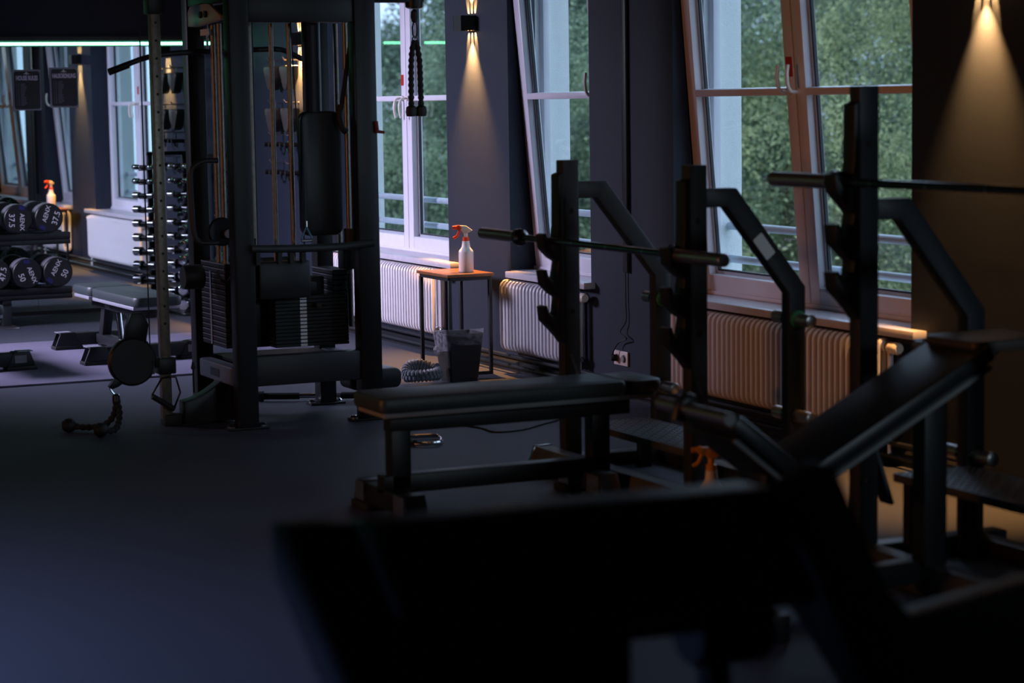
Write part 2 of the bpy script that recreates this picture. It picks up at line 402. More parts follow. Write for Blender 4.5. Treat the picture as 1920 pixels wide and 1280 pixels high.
# ------------------------------------------------------------------ outside: ground, facade rails, trees
gr = MB().box(6.2, 90, -30, 120, -4.4, -4.0).build('ground_outside', 'grass', smooth=False); gr['kind'] = 'structure'
for i, (n_, a, b, k) in enumerate(WIN):
    r = thing('window_railing', ['pale blue railing of two bars outside the widest near window', 'pale blue railing of two bars outside the narrow middle window', 'pale blue railing of two bars outside the far window above the side table'][i], 'railing', (5.72, (a + b) / 2, 0), group='railings outside the windows')
    for z in (0.745, 0.91):
        MB().cyl((0, a - (a + b) / 2, z), (0, b - (a + b) / 2, z), 0.020, 12).build('rail', 'rail_paint', r)
def crown_mesh(name, m, n_leaf, rad, hz, seed, leaf):
    g = np.random.default_rng(seed)
    nc = 52
    d = g.normal(size=(nc, 3)); d /= np.linalg.norm(d, axis=1)[:, None]
    cen = d * (0.45 + 0.55 * g.random((nc, 1)) ** 0.6) * np.array([rad, rad, hz])
    which = g.integers(0, nc, n_leaf)
    p = cen[which] + g.normal(size=(n_leaf, 3)) * np.array([0.25, 0.25, 0.20]) * rad / 2.4
    a = g.normal(size=(n_leaf, 3)); a /= np.linalg.norm(a, axis=1)[:, None]
    b = g.normal(size=(n_leaf, 3)); b -= a * (a * b).sum(1)[:, None]; b /= np.linalg.norm(b, axis=1)[:, None]
    s = leaf * (0.6 + 0.8 * g.random((n_leaf, 1)))
    V = np.stack([p - a * s, p + b * s * 0.45, p + a * s, p - b * s * 0.45], 1).reshape(-1, 3)
    Fc = np.arange(n_leaf * 4).reshape(-1, 4)
    me = bpy.data.meshes.new(name); me.from_pydata(V.tolist(), [], Fc.tolist()); me.materials.append(MT[m]); me.update()
    return me
crowns = [crown_mesh('crown_a', 'leaf_green', 150000, 2.6, 2.6, 1, 0.022), crown_mesh('crown_b', 'leaf_dark', 150000, 2.6, 2.8, 2, 0.023), crown_mesh('crown_c', 'leaf_light', 110000, 2.2, 2.2, 3, 0.021)]
def tree(x, y, z, k, sc, label, rz):
    t = thing('broadleaf_tree', label, 'tree', (x, y, -4.0), rz, 'trees outside the windows')
    c = bpy.data.objects.new('crown', crowns[k]); C.objects.link(c); c.parent = t; c.location = (0, 0, z + 4.0); c.scale = (sc, sc, sc); c['kind'] = 'stuff'
    MB().tube([(0, 0, 0), (0.08, 0.03, (z + 4) * 0.5), (0, 0, z + 4.0)], 0.16, 8, radii=[0.2, 0.15, 0.07]).build('trunk', 'bark', t)
def dirpt(px, dist):
    a = YAW + math.atan((px - 960) / 4180); return dist * math.sin(a), dist * math.cos(a)
TREES = [
    (1480, 21, 0.9, 0, 1.0, 'mid green tree behind the cross bar of the near window'),
    (1640, 19, 0.4, 2, 1.0, 'yellowish green tree seen right of the near window mullion'),
    (1400, 15.5, -1.9, 2, 0.75, 'low pale green shrub crown behind the near window railing'),
    (1580, 30, 2.6, 1, 1.35, 'tall dark tree behind the crowns of the near window'),
    (1385, 29, 2.3, 1, 1.3, 'dark tree beside the white reveal of the near window'),
    (1085, 20, 0.3, 0, 0.95, 'mid green tree seen through the narrow middle window'),
    (1060, 31, 2.2, 1, 1.3, 'dark tree far behind the narrow middle window'),
    (800, 20, -1.0, 0, 0.9, 'green tree with low crown seen through the far window'),
    (735, 27, -0.6, 1, 1.1, 'dark tree behind the far window beside the cable machine'),
    (835, 33, -0.3, 2, 1.2, 'pale tree at the right edge of the far window'),
]
for i, (px, d, z, k, s, lab) in enumerate(TREES):
    x, y = dirpt(px, d * 1.8); tree(x, y, (z - 1.55) * 1.8 + 1.55, k, s * 1.8, lab, i * 1.3)
#PART2
# ------------------------------------------------------------------ wall lamps (up and down light)
def wall_lamp(y, z, label, pw=1.0):
    t = thing('wall_lamp', label, 'lamp', (WX, y, z), group='up and down wall lamps')
    w, h, d, k = 0.058, 0.043, 0.095, 0.004
    hb = MB()
    hb.box(-d, -d + k, -w, w, -h, h); hb.box(-0.006, -0.001, -w, w, -h, h)
    hb.box(-d, -0.001, -w, -w + k, -h, h); hb.box(-d, -0.001, w - k, w, -h, h)
    hb.box(-d + k, -0.006, -w + k, w - k, -0.004, 0.004)
    hb.build('housing', 'black_steel', t)
    for s in (-1, 1):
        MB().lathe([(0.016, -0.002), (0.016, 0.002)], (-0.068, 0, s * (h - 0.010)), 'Z', 16).build('lens', 'lamp_lens', t)
        beams = [('beam', 26, 85 * pw, 17, k * 0.034, k * 11.0, -0.022, 0.006) for k in (-1, 0, 1)] + [('spill', 64, 460.0 * pw, 0, 0.0, 0.0, -0.045, h - 0.006)]
        for nm, ang, e, tilt, off, splay, xo, zo in beams:
            l = bpy.data.lights.new(nm, 'SPOT'); l.energy = e; l.color = (1.0, 0.46, 0.13); l.spot_size = math.radians(ang); l.spot_blend = 0.45 if nm == 'beam' else 0.9; l.shadow_soft_size = 0.004
            lo = bpy.data.objects.new('lamp_' + nm, l); C.objects.link(lo); lo.parent = t
            lo.location = (xo, off, s * zo)
            dirv = Vector((math.sin(math.radians(tilt)), math.sin(math.radians(splay)), s * math.cos(math.radians(tilt))))
            lo.rotation_euler = dirv.to_track_quat('-Z', 'Y').to_euler()
    return t
wall_lamp(12.045, 2.003, 'black up and down wall lamp on the pier above the side table')
wall_lamp(7.15, 2.003, 'glowing wall lamp cut by the top edge, right of the near window', 0.8)
wall_lamp(15.0, 2.003, 'wall lamp above the hanging cable attachments, behind the machine', 1.6)

# ------------------------------------------------------------------ radiators
RP = 0.0435
def rad_loop():
    xf, xb, z0, z1, r = -0.033, 0.033, 0.14, 0.525, 0.033
    pts = [(xf, 0, z0 + r), (xf, 0, (z0 + z1) / 2), (xf, 0, z1 - r)]
    pts += [(r * math.cos(a), 0, z1 - r + r * math.sin(a)) for a in [PI * k / 6 for k in (5, 4, 3, 2, 1)]]
    pts += [(xb, 0, z1 - r), (xb, 0, (z0 + z1) / 2), (xb, 0, z0 + r)]
    pts += [(r * math.cos(a), 0, z0 + r - r * math.sin(a)) for a in [PI * k / 6 for k in (1, 2, 3, 4, 5)]]
    return pts
sec_proto = None
def radiator(y0, n, label):
    global sec_proto
    t = thing('column_radiator', label, 'radiator', (5.345, y0, 0), group='white column radiators under the windows')
    for k in range(n):
        if sec_proto is None:
            sec_proto = MB().tube(rad_loop(), 0.0135, 8, closed=True).build('section', 'enamel', t); s = sec_proto
        else: s = dup(sec_proto, t)
        s.location = (0, k * RP, 0)
    L = (n - 1) * RP
    for z in (0.165, 0.50):
        MB().cyl((0, -0.02, z), (0, L + 0.02, z), 0.017, 10).build('header', 'enamel', t)
    v = MB().lathe([(0.012, 0), (0.017, -0.015), (0.024, -0.02), (0.026, -0.05), (0.026, -0.075), (0.020, -0.085)], (0, -0.03, 0.50), 'Y', 14).build('valve_head', 'white_plastic', t)
    MB().cyl((0, -0.045, 0.50), (0, -0.045, 0.05), 0.009, 8).build('riser_pipe', 'enamel', t)
    MB().lathe([(0.014, 0), (0.018, -0.015), (0.018, -0.035), (0.012, -0.045)], (0, -0.02, 0.165), 'Y', 10).build('lockshield', 'chrome', t)
    for yy in (0.15, L - 0.15):
        MB().box(0.02, 0.054, yy - 0.012, yy + 0.012, 0.44, 0.48).build('bracket', 'enamel', t)
radiator(7.76, 43, 'long white column radiator under the near window, lit warm at its right end')
radiator(10.63, 21, 'short white column radiator under the narrow middle window')
radiator(12.50, 42, 'white column radiator under the far window behind the side table')

# ------------------------------------------------------------------ socket with plug and cable
t = thing('wall_socket', 'white double wall socket low on the pier with a black plug', 'socket', (WX, 10.203, 0.208))
MB().box(-0.012, 0, -0.076, 0.076, -0.038, 0.038).build('cover_plate', 'socket_white', t, bev=0.004)
for yy in (-0.037, 0.037):
    MB().lathe([(0.021, -0.004), (0.021, 0.0), (0.017, 0.001), (0.017, -0.010)], (-0.012, yy, 0), 'X', 16).build('outlet_ring', 'label_grey', t)
c = thing('power_cable', 'thin black cable running from the wall duct to the socket', 'cable', (WX, 10.14, 0.66))
MB().tube(smooth_path([(-0.012, 0, 0.0), (-0.012, 0.0, -0.15), (-0.014, -0.005, -0.25), (-0.03, 0.03, -0.31), (-0.03, -0.04, -0.34), (-0.025, 0.06, -0.37), (-0.04, 0.10, -0.43), (-0.04, 0.10, -0.452)], 6), 0.004, 6).build('wire', 'rubber', c)
MB().lathe([(0.010, -0.05), (0.018, -0.04), (0.018, -0.014)], (0, 0.10, -0.452), 'X', 12).build('plug', 'rubber', c)

# ------------------------------------------------------------------ side table, bottle, bin
t = thing('side_table', 'small side table with brown wooden top and thin black legs', 'table', (5.12, 11.72, 0))
MB().box(-0.145, 0.145, -0.225, 0.225, 0.560, 0.578).build('table_top', 'wood_top', t, bev=0.002)
for a in (-0.125, 0.125):
    for b in (-0.205, 0.205):
        MB().box(a - 0.010, a + 0.010, b - 0.010, b + 0.010, 0, 0.545).build('leg', 'black_steel', t, bev=0.002)
for b in (-0.205, 0.205):
    MB().box(-0.125, 0.125, b - 0.010, b + 0.010, 0.54, 0.56).build('top_rail', 'black_steel', t)
    MB().box(-0.125, 0.125, b - 0.008, b + 0.008, 0.0, 0.016).build('foot_rail', 'black_steel', t)
for a in (-0.125, 0.125):
    MB().box(a - 0.010, a + 0.010, -0.205, 0.205, 0.54, 0.56).build('top_rail', 'black_steel', t)
def spray_bottle(name, label, loc, rz, body, head, trig, s=1.0):
    t = thing(name, label, 'bottle', loc, rz)
    MB().lathe([(0.001, 0), (0.040, 0.0), (0.0425, 0.005), (0.0425, 0.112), (0.040, 0.121), (0.030, 0.133), (0.0245, 0.142), (0.0215, 0.168), (0.0215, 0.176), (0.001, 0.176)], n=24).build('body', body, t)
    MB().lathe([(0.0205, 0.176), (0.0205, 0.197), (0.016, 0.199), (0.001, 0.199)], n=16).build('cap', trig, t)
    MB().lathe([(0.012, 0.197), (0.0125, 0.226), (0.001, 0.226)], n=12).build('neck', head, t)
    MB().prism([(0.040, 0.236), (0.004, 0.262), (-0.042, 0.266), (-0.050, 0.258), (-0.048, 0.248), (-0.020, 0.232), (-0.014, 0.222), (0.014, 0.222), (0.026, 0.228)], 'xz', -0.013, 0.013).build('spray_head', head, t, bev=0.003)
    MB().cyl((-0.046, 0, 0.256), (-0.074, 0, 0.252), 0.011, 12).build('nozzle', trig, t)
    MB().prism([(-0.022, 0.262), (-0.044, 0.268), (-0.058, 0.256), (-0.050, 0.240), (-0.026, 0.240)], 'xz', -0.0145, 0.0145).build('shroud', trig, t, bev=0.002)
    MB().tube(smooth_path([(-0.030, 0, 0.245), (-0.040, 0, 0.225), (-0.050, 0, 0.205), (-0.070, 0, 0.192)], 4), 0.008, 8).build('trigger', trig, t)
    return t
spray_bottle('spray_bottle', 'white spray bottle with red trigger on the wooden side table', (5.165, 11.66, 0.5785), math.radians(-25), 'white_plastic', 'cream_plastic', 'red_plastic')
t = thing('waste_bin', 'black waste bin with translucent liner in front of the side table', 'bin', (4.965, 11.33, 0))
def frus(z0, z1, a0, b0, a1, b1, inner=0.004):
    m = MB()
    def ring(a, b, z): return [(x, y, z) for x, y in rrect(-a, a, -b, b, min(a, b) * 0.25, 4)]
    rs = [ring(a0, b0, z0), ring(a1, b1, z1), ring(a1 - inner, b1 - inner, z1), ring(a0 - inner, b0 - inner, z0 + inner)]
    n = len(rs[0]); vs_ = [p for r in rs for p in r]
    fs = [(i * n + k, i * n + (k + 1) % n, (i + 1) * n + (k + 1) % n, (i + 1) * n + k) for i in range(3) for k in range(n)]
    fs.append(tuple(reversed(range(n)))); fs.append(tuple(3 * n + k for k in range(n)))
    return m.add(vs_, fs)
frus(0, 0.27, 0.085, 0.075, 0.115, 0.10).build('body', 'bin_plastic', t)
lm = frus(0.165, 0.285, 0.107, 0.092, 0.120, 0.105, 0.001)
lm.v = [(x + 0.004 * math.sin(40 * z + 9 * y), y + 0.004 * math.sin(37 * x + 23 * z), z + (0.012 * math.sin(31 * x + 17 * y))) for x, y, z in lm.v]
lm.f = lm.f[:-2]
lm.build('liner', 'bin_liner', t)
MB().lathe([(0.002, -0.02), (0.025, -0.012), (0.030, 0.008), (0.018, 0.028), (0.004, 0.034)], (-0.118, 0.02, 0.17), 'Z', 8).build('liner_knot', 'bin_liner', t)

# ribbed hose lying by the wall, chrome handle and cord on the floor
t = thing('ribbed_hose', 'grey ribbed hose coiled on the floor left of the bin', 'hose', (4.72, 11.28, 0))
hp = []
for k in range(46):
    a = k / 46 * 2 * PI * 2.1
    hp.append(Vector((0.095 * math.cos(a), 0.075 * math.sin(a), 0.030 + 0.045 * k / 46 + 0.055 * max(0, math.sin(a)))))
m = MB(); Q = smooth_path(hp, 5); m.tube(Q, 0.022, 10, radii=[0.0205 + 0.0035 * (1 if i % 4 < 2 else -1) for i in range(len(Q))]); m.build('hose', 'hose_grey', t)
t = thing('rowing_bow', 'bent chrome cable handle lying on the floor under the flat bench', 'handle', (3.92, 9.33, 0))
MB().tube(smooth_path([(-0.09, 0.10, 0.013), (-0.02, 0.11, 0.013), (0.07, 0.08, 0.013), (0.075, 0.02, 0.013), (0.02, -0.11, 0.013), (-0.06, -0.13, 0.013), (-0.10, -0.10, 0.013)], 6), 0.009, 10).build('bow', 'chrome', t)
MB().cyl((-0.09, 0.10, 0.016), (-0.10, -0.10, 0.016), 0.014, 12).build('grip', 'rubber', t)
m = MB().tube(smooth_path([(0, 0, 0.004), (0.06, -0.2, 0.004), (0.07, -0.36, 0.004), (0.2, -0.36, 0.004), (0.35, -0.26, 0.004), (0.55, -0.1, 0.004), (0.75, 0.2, 0.004)], 7), 0.0045, 6)
tag(m.build('floor_cord', 'rubber', None, loc=(4.24, 9.78, 0)), 'thin black cord snaking over the floor behind the flat bench', 'cord')

# ------------------------------------------------------------------ lavender training mat
tag(MB().box(-1.2, 4.62, 12.37, 14.62, 0, 0.012).build('training_mat', 'mat_carpet', None, bev=0.003), 'large lavender grey training mat on the floor before the mirror', 'mat')

# ------------------------------------------------------------------ adjustable bench on the mat
def adjustable_bench(label, loc, rz, rot=0.0):
    t = thing('adjustable_bench', label, 'bench', loc, rz, 'adjustable benches on the mat')
    # long axis = y (front at -y)
    MB().prism(rrect(-0.15, 0.15, -0.55, 0.36, 0.05), 'xy', 0.365, 0.425).build('back_pad', 'vinyl_green', t, bev=0.015)
    MB().prism(rrect(-0.15, 0.15, 0.40, 0.78, 0.05), 'xy', 0.365, 0.425).build('seat_pad', 'vinyl_green', t, bev=0.015)
    MB().box(-0.145, 0.145, -0.50, 0.34, 0.345, 0.366).build('pad_board', 'band_metal', t, bev=0.003)
    MB().box(-0.145, 0.145, 0.42, 0.74, 0.345, 0.366).build('pad_board', 'band_metal', t, bev=0.003)
    MB().box(-0.045, 0.045, -0.35, 0.70, 0.28, 0.345).build('spine', 'black_steel', t, bev=0.006)
    MB().cyl((-0.13, 0.38, 0.355), (0.13, 0.38, 0.355), 0.016, 12).build('hinge', 'chrome', t)
    MB().obox((0, -0.10, 0.17), (0.03, 0, 0), (0, 0.035, -0.02), (0, 0.10, 0.15)).build('front_leg', 'black_steel', t, bev=0.004)
    MB().obox((0, 0.55, 0.17), (0.03, 0, 0), (0, 0.035, 0.01), (0, -0.06, 0.15)).build('rear_leg', 'black_steel', t, bev=0.004)
    MB().box(-0.035, 0.035, -0.20, 0.66, 0.045, 0.105).build('base_tube', 'black_steel', t, bev=0.006)
    MB().cyl((0, 0.22, 0.10), (0, 0.28, 0.30), 0.02, 12).build('strut', 'chrome', t)
    for yy, hw in ((-0.24, 0.385), (0.70, 0.30)):
        cb = MB().box(-hw + 0.05, hw - 0.05, yy - 0.04, yy + 0.04, 0.035, 0.115).build('crossbar', 'black_steel', t, bev=0.005)
        for s in (-1, 1):
            pts = [(s * (hw - 0.055), 0.035), (s * (hw - 0.01), 0.035), (s * (hw - 0.05), 0.118), (s * (hw - 0.055), 0.118)]
            MB().prism([(s * (hw - 0.17), 0.033), (s * hw, 0.033), (s * (hw - 0.035), 0.120), (s * (hw - 0.13), 0.120)], 'xz', yy - 0.045, yy + 0.045).build('end_cap', 'black_steel', cb, bev=0.004)
            MB().prism([(s * (hw - 0.002), 0.036), (s * (hw + 0.002), 0.036), (s * (hw - 0.033), 0.121), (s * (hw - 0.037), 0.121)], 'xz', yy - 0.04, yy + 0.04).build('cap_plate', 'chrome', cb)
            MB().box(s * (hw - 0.06) - 0.045, s * (hw - 0.06) + 0.045, yy - 0.04, yy + 0.04, 0.119, 0.123).build('top_plate', 'band_metal', cb)
            MB().box(s * (hw - 0.085) - 0.09, s * (hw - 0.085) + 0.09, yy - 0.055, yy + 0.055, 0.012, 0.035).build('rubber_foot', 'rubber', cb, bev=0.004)
        MB().box(hw - 0.125, hw - 0.055, yy - 0.0475, yy - 0.046, 0.055, 0.100).build('label_plate', 'label_grey', cb)
    return t
b1 = adjustable_bench('adjustable bench with chrome rails standing on the lavender mat', (3.665, 13.37, 0), math.radians(2))
b2 = copy_tree(b1); b2.location = (2.60, 13.34, 0); b2['label'] = 'bench at the left picture edge, only its foot on the mat showing'

# ------------------------------------------------------------------ dumbbell rack with heavy dumbbells
t = thing('dumbbell_rack', 'low black two tier dumbbell rack standing before the mirror', 'rack', (3.0, 15.95, 0))
for z in (0.225, 0.615):
    for yy in (-0.13, 0.13):
        MB().box(-1.6, 0.90, yy - 0.035, yy + 0.035, z, z + 0.05).build('shelf_rail', 'black_steel', t, bev=0.006)
    MB().box(-1.6, 0.90, -0.16, 0.16, z - 0.035, z).build('shelf_tray', 'black_steel', t, bev=0.006)
for xx in (-1.5, 0.43):
    MB().box(xx - 0.035, xx + 0.035, -0.15, -0.09, 0.012, 0.19).build('leg', 'grey_steel', t, bev=0.006)
    MB().box(xx - 0.035, xx + 0.035, 0.33, 0.39, 0.012, 0.70).build('post', 'black_steel', t, bev=0.006)
    for z in (0.19, 0.58):
        MB().box(xx - 0.03, xx + 0.03, -0.16, 0.34, z - 0.03, z).build('shelf_arm', 'black_steel', t, bev=0.004)
    MB().box(xx - 0.05, xx + 0.05, -0.30, 0.40, 0.0, 0.012).build('foot', 'steel', t, bev=0.003)
def heavy_dumbbell(label, loc, r, spin, txt):
    t = thing('round_dumbbell', label, 'dumbbell', loc, 0, 'heavy round dumbbells on the low rack')
    h = 0.078; hs = 0.195
    for s in (-1, 1):
        y0 = s * hs
        a, b = (y0 - h, y0 + h)
        MB().lathe([(0.001, a), (r * 0.93, a + 0.001), (r * 0.985, a + 0.006), (r, a + 0.016), (r, b - 0.016), (r * 0.985, b - 0.006), (r * 0.93, b - 0.001), (0.001, b)], axis='Y', n=40).build('head', 'urethane', t)
        MB().lathe([(r * 1.002, y0 - 0.052), (r * 1.012, y0 - 0.048), (r * 1.012, y0 + 0.048), (r * 1.002, y0 + 0.052)], axis='Y', n=40).build('band', 'band_metal', t)
    MB().cyl((0, -0.12, 0), (0, 0.12, 0), 0.017, 12).build('handle', 'steel', t)
    for s in (-1, 1):
        yf = s * (hs + h + 0.0012)
        base = Matrix.Translation((0, yf, 0)) @ (Matrix.Rotation(PI, 4, 'Z') if s > 0 else Matrix.Identity(4)) @ Matrix.Rotation(PI / 2, 4, 'X')
        rot = base @ Matrix.Rotation(spin, 4, 'Z')
        text_mesh('weight_number', txt, 0.058, 'white_print', t, rot @ Matrix.Translation((0.012, -0.048, 0)))
        text_mesh('brand_letters', 'AENX', 0.046, 'white_print', t, rot @ Matrix.Translation((0.022, 0.026, 0)))
        MB().add([(-0.098, 0.004, 0), (-0.068, 0.004, 0), (-0.058, 0.048, 0), (-0.088, 0.048, 0)], [(0, 1, 2, 3)]).build('brand_mark', 'blue_print', t, smooth=False).matrix_local = rot
    return t
DB = [(3.515, 0.77, 0.102, math.radians(-92), '37.5', 'round 37.5 dumbbell, second from the right on the upper tier'), (3.735, 0.77, 0.102, math.radians(72), '37.5', 'round 37.5 dumbbell at the right end of the upper tier'),
      (3.30, 0.77, 0.102, math.radians(20), '35', 'round dumbbell cut by the left picture edge on the upper tier'),
      (3.345, 0.382, 0.106, math.radians(80), '47.5', 'round 47.5 dumbbell at the left picture edge of the lower tier'), (3.565, 0.382, 0.106, math.radians(-70), '50', 'round 50 dumbbell, second from the right on the lower tier'),
      (3.785, 0.382, 0.106, math.radians(-118 + 180), '50', 'round 50 dumbbell at the right end of the lower tier')]
for x, z, r, sp_, tx, lab in DB: heavy_dumbbell(lab, (x, 15.99, z + 0.002), r, sp_, tx)

# ------------------------------------------------------------------ chrome dumbbell tower in the corner
TW = (4.985, 16.10)
t = thing('dumbbell_tower', 'tall narrow black dumbbell tower in the mirror corner', 'rack', (TW[0], TW[1], 0))
MB().prism(rrect(-0.24, 0.24, -0.20, 0.20, 0.04), 'xy', 0, 0.02).build('base_plate', 'black_steel', t, bev=0.004)
for s in (-1, 1):
    MB().box(s * 0.142 + 0.046, s * 0.142 + 0.086, -0.062, -0.022, 0.02, 1.18).build('column', 'black_steel', t, bev=0.004)
MB().box(-0.098, 0.230, -0.062, -0.022, 1.16, 1.19).build('top_bar', 'black_steel', t, bev=0.004)
ax = Vector((math.sin(math.radians(32)), math.cos(math.radians(32)), 0)); perp = Vector((ax.y, -ax.x, 0))
NUM = ['1', '2', '3', '4', '5', '6', '7', '8', '9', '10']
side_words = ('left', 'right')
ords = ['top', 'second', 'third', 'fourth', 'fifth', 'sixth', 'seventh', 'eighth', 'ninth', 'bottom']
for ci, s in enumerate((-1, 1)):
    for k in range(10):
        z = 1.072 - 0.111 * k; r = 0.021 + 0.0025 * k
        cx, cy_ = s * 0.142, 0.0
        MB().obox((cx + perp.x * 0.022, perp.y * 0.022, z - 0.0225), tuple(ax * 0.026), tuple(perp * 0.048), (0, 0, 0.006)).build('cradle', 'black_steel', t)
        d = thing('chrome_dumbbell', '%s chrome dumbbell in the %s column of the corner tower' % (ords[k], side_words[ci]), 'dumbbell', (TW[0] + cx, TW[1], z), math.radians(-32), 'chrome dumbbells on the corner tower')
        hl = 0.030 + 0.0016 * k
        for q in (-1, 1):
            yo = q * 0.075
            prof = [(0.001, -hl), (r * 0.82, -hl + 0.001), (r, -hl + 0.007), (r, hl - 0.007), (r * 0.82, hl - 0.001), (0.001, hl)]
            MB().lathe([(a, b + yo) for a, b in prof], axis='Y', n=20).build('head', 'chrome', d)
        MB().lathe([(0.010, -0.05), (0.0135, -0.02), (0.0145, 0), (0.0135, 0.02), (0.010, 0.05)], axis='Y', n=12).build('handle', 'chrome', d)
        MB().lathe([(0.0155, -0.0285), (0.016, -0.027), (0.016, 0.027), (0.0155, 0.0285)], axis='Y', n=12).build('grip', 'rubber', d)

# ------------------------------------------------------------------ notice boards on the mirror
def notice(label, x0, x1, z0, z1, title, tsz):
    t = thing('notice_board', label, 'sign', ((x0 + x1) / 2, DY - 0.008, (z0 + z1) / 2))
    w, h = (x1 - x0) / 2, (z1 - z0) / 2
    MB().box(-w, w, -0.003, 0.0, -h, h).build('clear_sheet', 'sign_clear', t, smooth=False)
    MB().prism(rrect(-w + 0.012, w - 0.008, -h + 0.010, h - 0.012, 0.018), 'xz', -0.006, -0.003).build('board', 'sign_black', t)
    rot = Matrix.Rotation(PI / 2, 4, 'X')
    text_mesh('title', title, 0.046, 'lilac_print', t, Matrix.Translation((0.002, -0.0075, h - 0.064)) @ rot, 0.0006, tsz, 0.0016)
    m = MB(); m.prism([(0, h - 0.040), (-0.011, h - 0.027), (0, h - 0.014), (0.011, h - 0.027)], 'xz', -0.0075, -0.0062)
    m.prism([(-0.026, h - 0.034), (-0.008, h - 0.034), (-0.012, h - 0.027)], 'xz', -0.0075, -0.0062); m.prism([(0.026, h - 0.034), (0.008, h - 0.034), (0.012, h - 0.027)], 'xz', -0.0075, -0.0062)
    m.build('emblem', 'white_print', t, smooth=False)
    lr = random.Random(len(title)); m = MB()
    for col, xa, xb in ((0, -w + 0.028, -w + 0.034), (1, -w + 0.042, -w + 0.052), (2, -w + 0.060, -w + 0.105)):
        for k in range(17):
            z = h - 0.105 - k * 0.0098
            m.box(xa, xa + (xb - xa) * (0.6 + 0.4 * lr.random()), -0.0068, -0.006, z - 0.0016, z + 0.0016)
    o = m.build('small_print', 'grey_print', t, smooth=False); o['kind'] = 'stuff'
notice('black notice on the mirror titled HOUSE RULES in lilac letters', 3.716, 3.928, 1.530, 1.832, 'HOUSE RULES', 0.56)
notice('black notice on the mirror titled HAUSORDNUNG in lilac letters', 3.996, 4.208, 1.548, 1.846, 'HAUSORDNUNG', 0.50)
#PART3
# ------------------------------------------------------------------ tall cable machine
X0, X1, Y0, Y1 = 3.31, 3.965, 10.15, 10.80
t = thing('cable_machine', 'tall black cable machine with weight stacks in the middle of the hall', 'gym machine', (0, 0, 0))
for (x, y, w) in ((X0 + 0.02, Y0, 0.050), (X1, Y0, 0.055), (X1 + 0.01, Y1, 0.045), (X0 + 0.01, Y1, 0.045)):
    p = MB().box(x - w, x + w, y - 0.045, y + 0.045, 0.012, 2.36).build('post', 'black_steel', t, bev=0.008)
    MB().box(x - w - 0.05, x + w + 0.05, y - 0.04, y + 0.04, 0.0, 0.012).build('foot_plate', 'black_steel', p, bev=0.003)
    for s in (-1, 1):
        MB().lathe([(0.022, 0.012), (0.022, 0.018), (0.014, 0.026), (0.001, 0.028)], (x + s * (w + 0.026), y, 0), 'Z', 14).build('foot_bolt', 'chrome', p)
MB().box(X0 + 0.06, X1 - 0.05, Y0 - 0.035, Y0 + 0.035, 0.205, 0.350).build('base_beam', 'grey_steel', t, bev=0.008)
MB().box(X0 - 0.025, X0 + 0.045, Y0 + 0.05, Y1 - 0.05, 0.200, 0.292).build('base_beam', 'mid_grey', t, bev=0.012)
MB().box(X1 - 0.03, X1 + 0.04, Y0 + 0.05, Y1 - 0.05, 0.205, 0.300).build('base_beam', 'grey_steel', t, bev=0.008)
MB().box(X0 + 0.06, X1 - 0.05, Y1 - 0.03, Y1 + 0.03, 0.205, 0.300).build('base_beam', 'black_steel', t, bev=0.008)
MB().box(X0 - 0.027, X0 - 0.0262, 10.42, 10.56, 0.225, 0.265).build('name_plate', 'black_steel', t)
MB().box(X0 + 0.07, X1 - 0.05, Y0 + 0.04, Y1 - 0.04, 0.285, 0.300).build('floor_tray', 'black_steel', t)
for bx in ((X0 + 0.07, X1 - 0.055, Y0 - 0.035, Y0 + 0.035, 1.935, 2.08), (X0 + 0.06, X1 - 0.05, Y1 - 0.03, Y1 + 0.03, 1.96, 2.08), (X1 - 0.04, X1 + 0.04, Y0 + 0.05, Y1 - 0.05, 1.96, 2.08), (X0 - 0.03, X0 + 0.04, Y0 + 0.05, Y1 - 0.05, 2.03, 2.13)):
    MB().box(*bx).build('top_beam', 'black_steel', t, bev=0.006)
MB().box(X1 + 0.055, 4.285, Y0 - 0.03, Y0 + 0.03, 2.03, 2.12).build('pulley_arm', 'black_steel', t, bev=0.006)
MB().lathe([(0.044, 2.115), (0.046, 2.03), (0.043, 2.008), (0.030, 2.002), (0.001, 2.002)], (4.243, Y0, 0), 'Z', 20).build('pulley_cap', 'black_steel', t)
# pale pulley cover at the top left
MB().prism([(10.225, 1.950), (10.23, 1.972), (10.40, 2.030), (10.50, 2.046), (10.60, 2.043), (10.72, 2.030), (10.755, 2.005), (10.755, 1.935), (10.60, 1.928)], 'yz', X0 - 0.03, X0 - 0.012).build('pulley_cover', 'pulley_cover', t, bev=0.004)
for yy in (10.52, 10.44):
    MB().lathe([(0.017, -0.012), (0.017, 0.0)], (X0 - 0.03, yy, 1.985), 'X', 10).build('cover_knob', 'rubber', t)
MB().box(X0 - 0.03, X0 - 0.022, 10.43, 10.55, 1.885, 1.915).build('cover_sticker', 'label_white', t)
# guide rods
for (x, y, z0) in ((3.335, 10.527, 0.38), (3.335, 10.426, 0.38), (3.477, 10.40, 0.60), (3.588, 10.40, 0.60), (3.679, 10.40, 0.60), (3.93, 10.42, 0.60), (3.93, 10.288, 0.45)):
    MB().cyl((x, y, z0), (x, y, 1.94), 0.0125, 12).build('guide_rod', 'brushed_post', t)
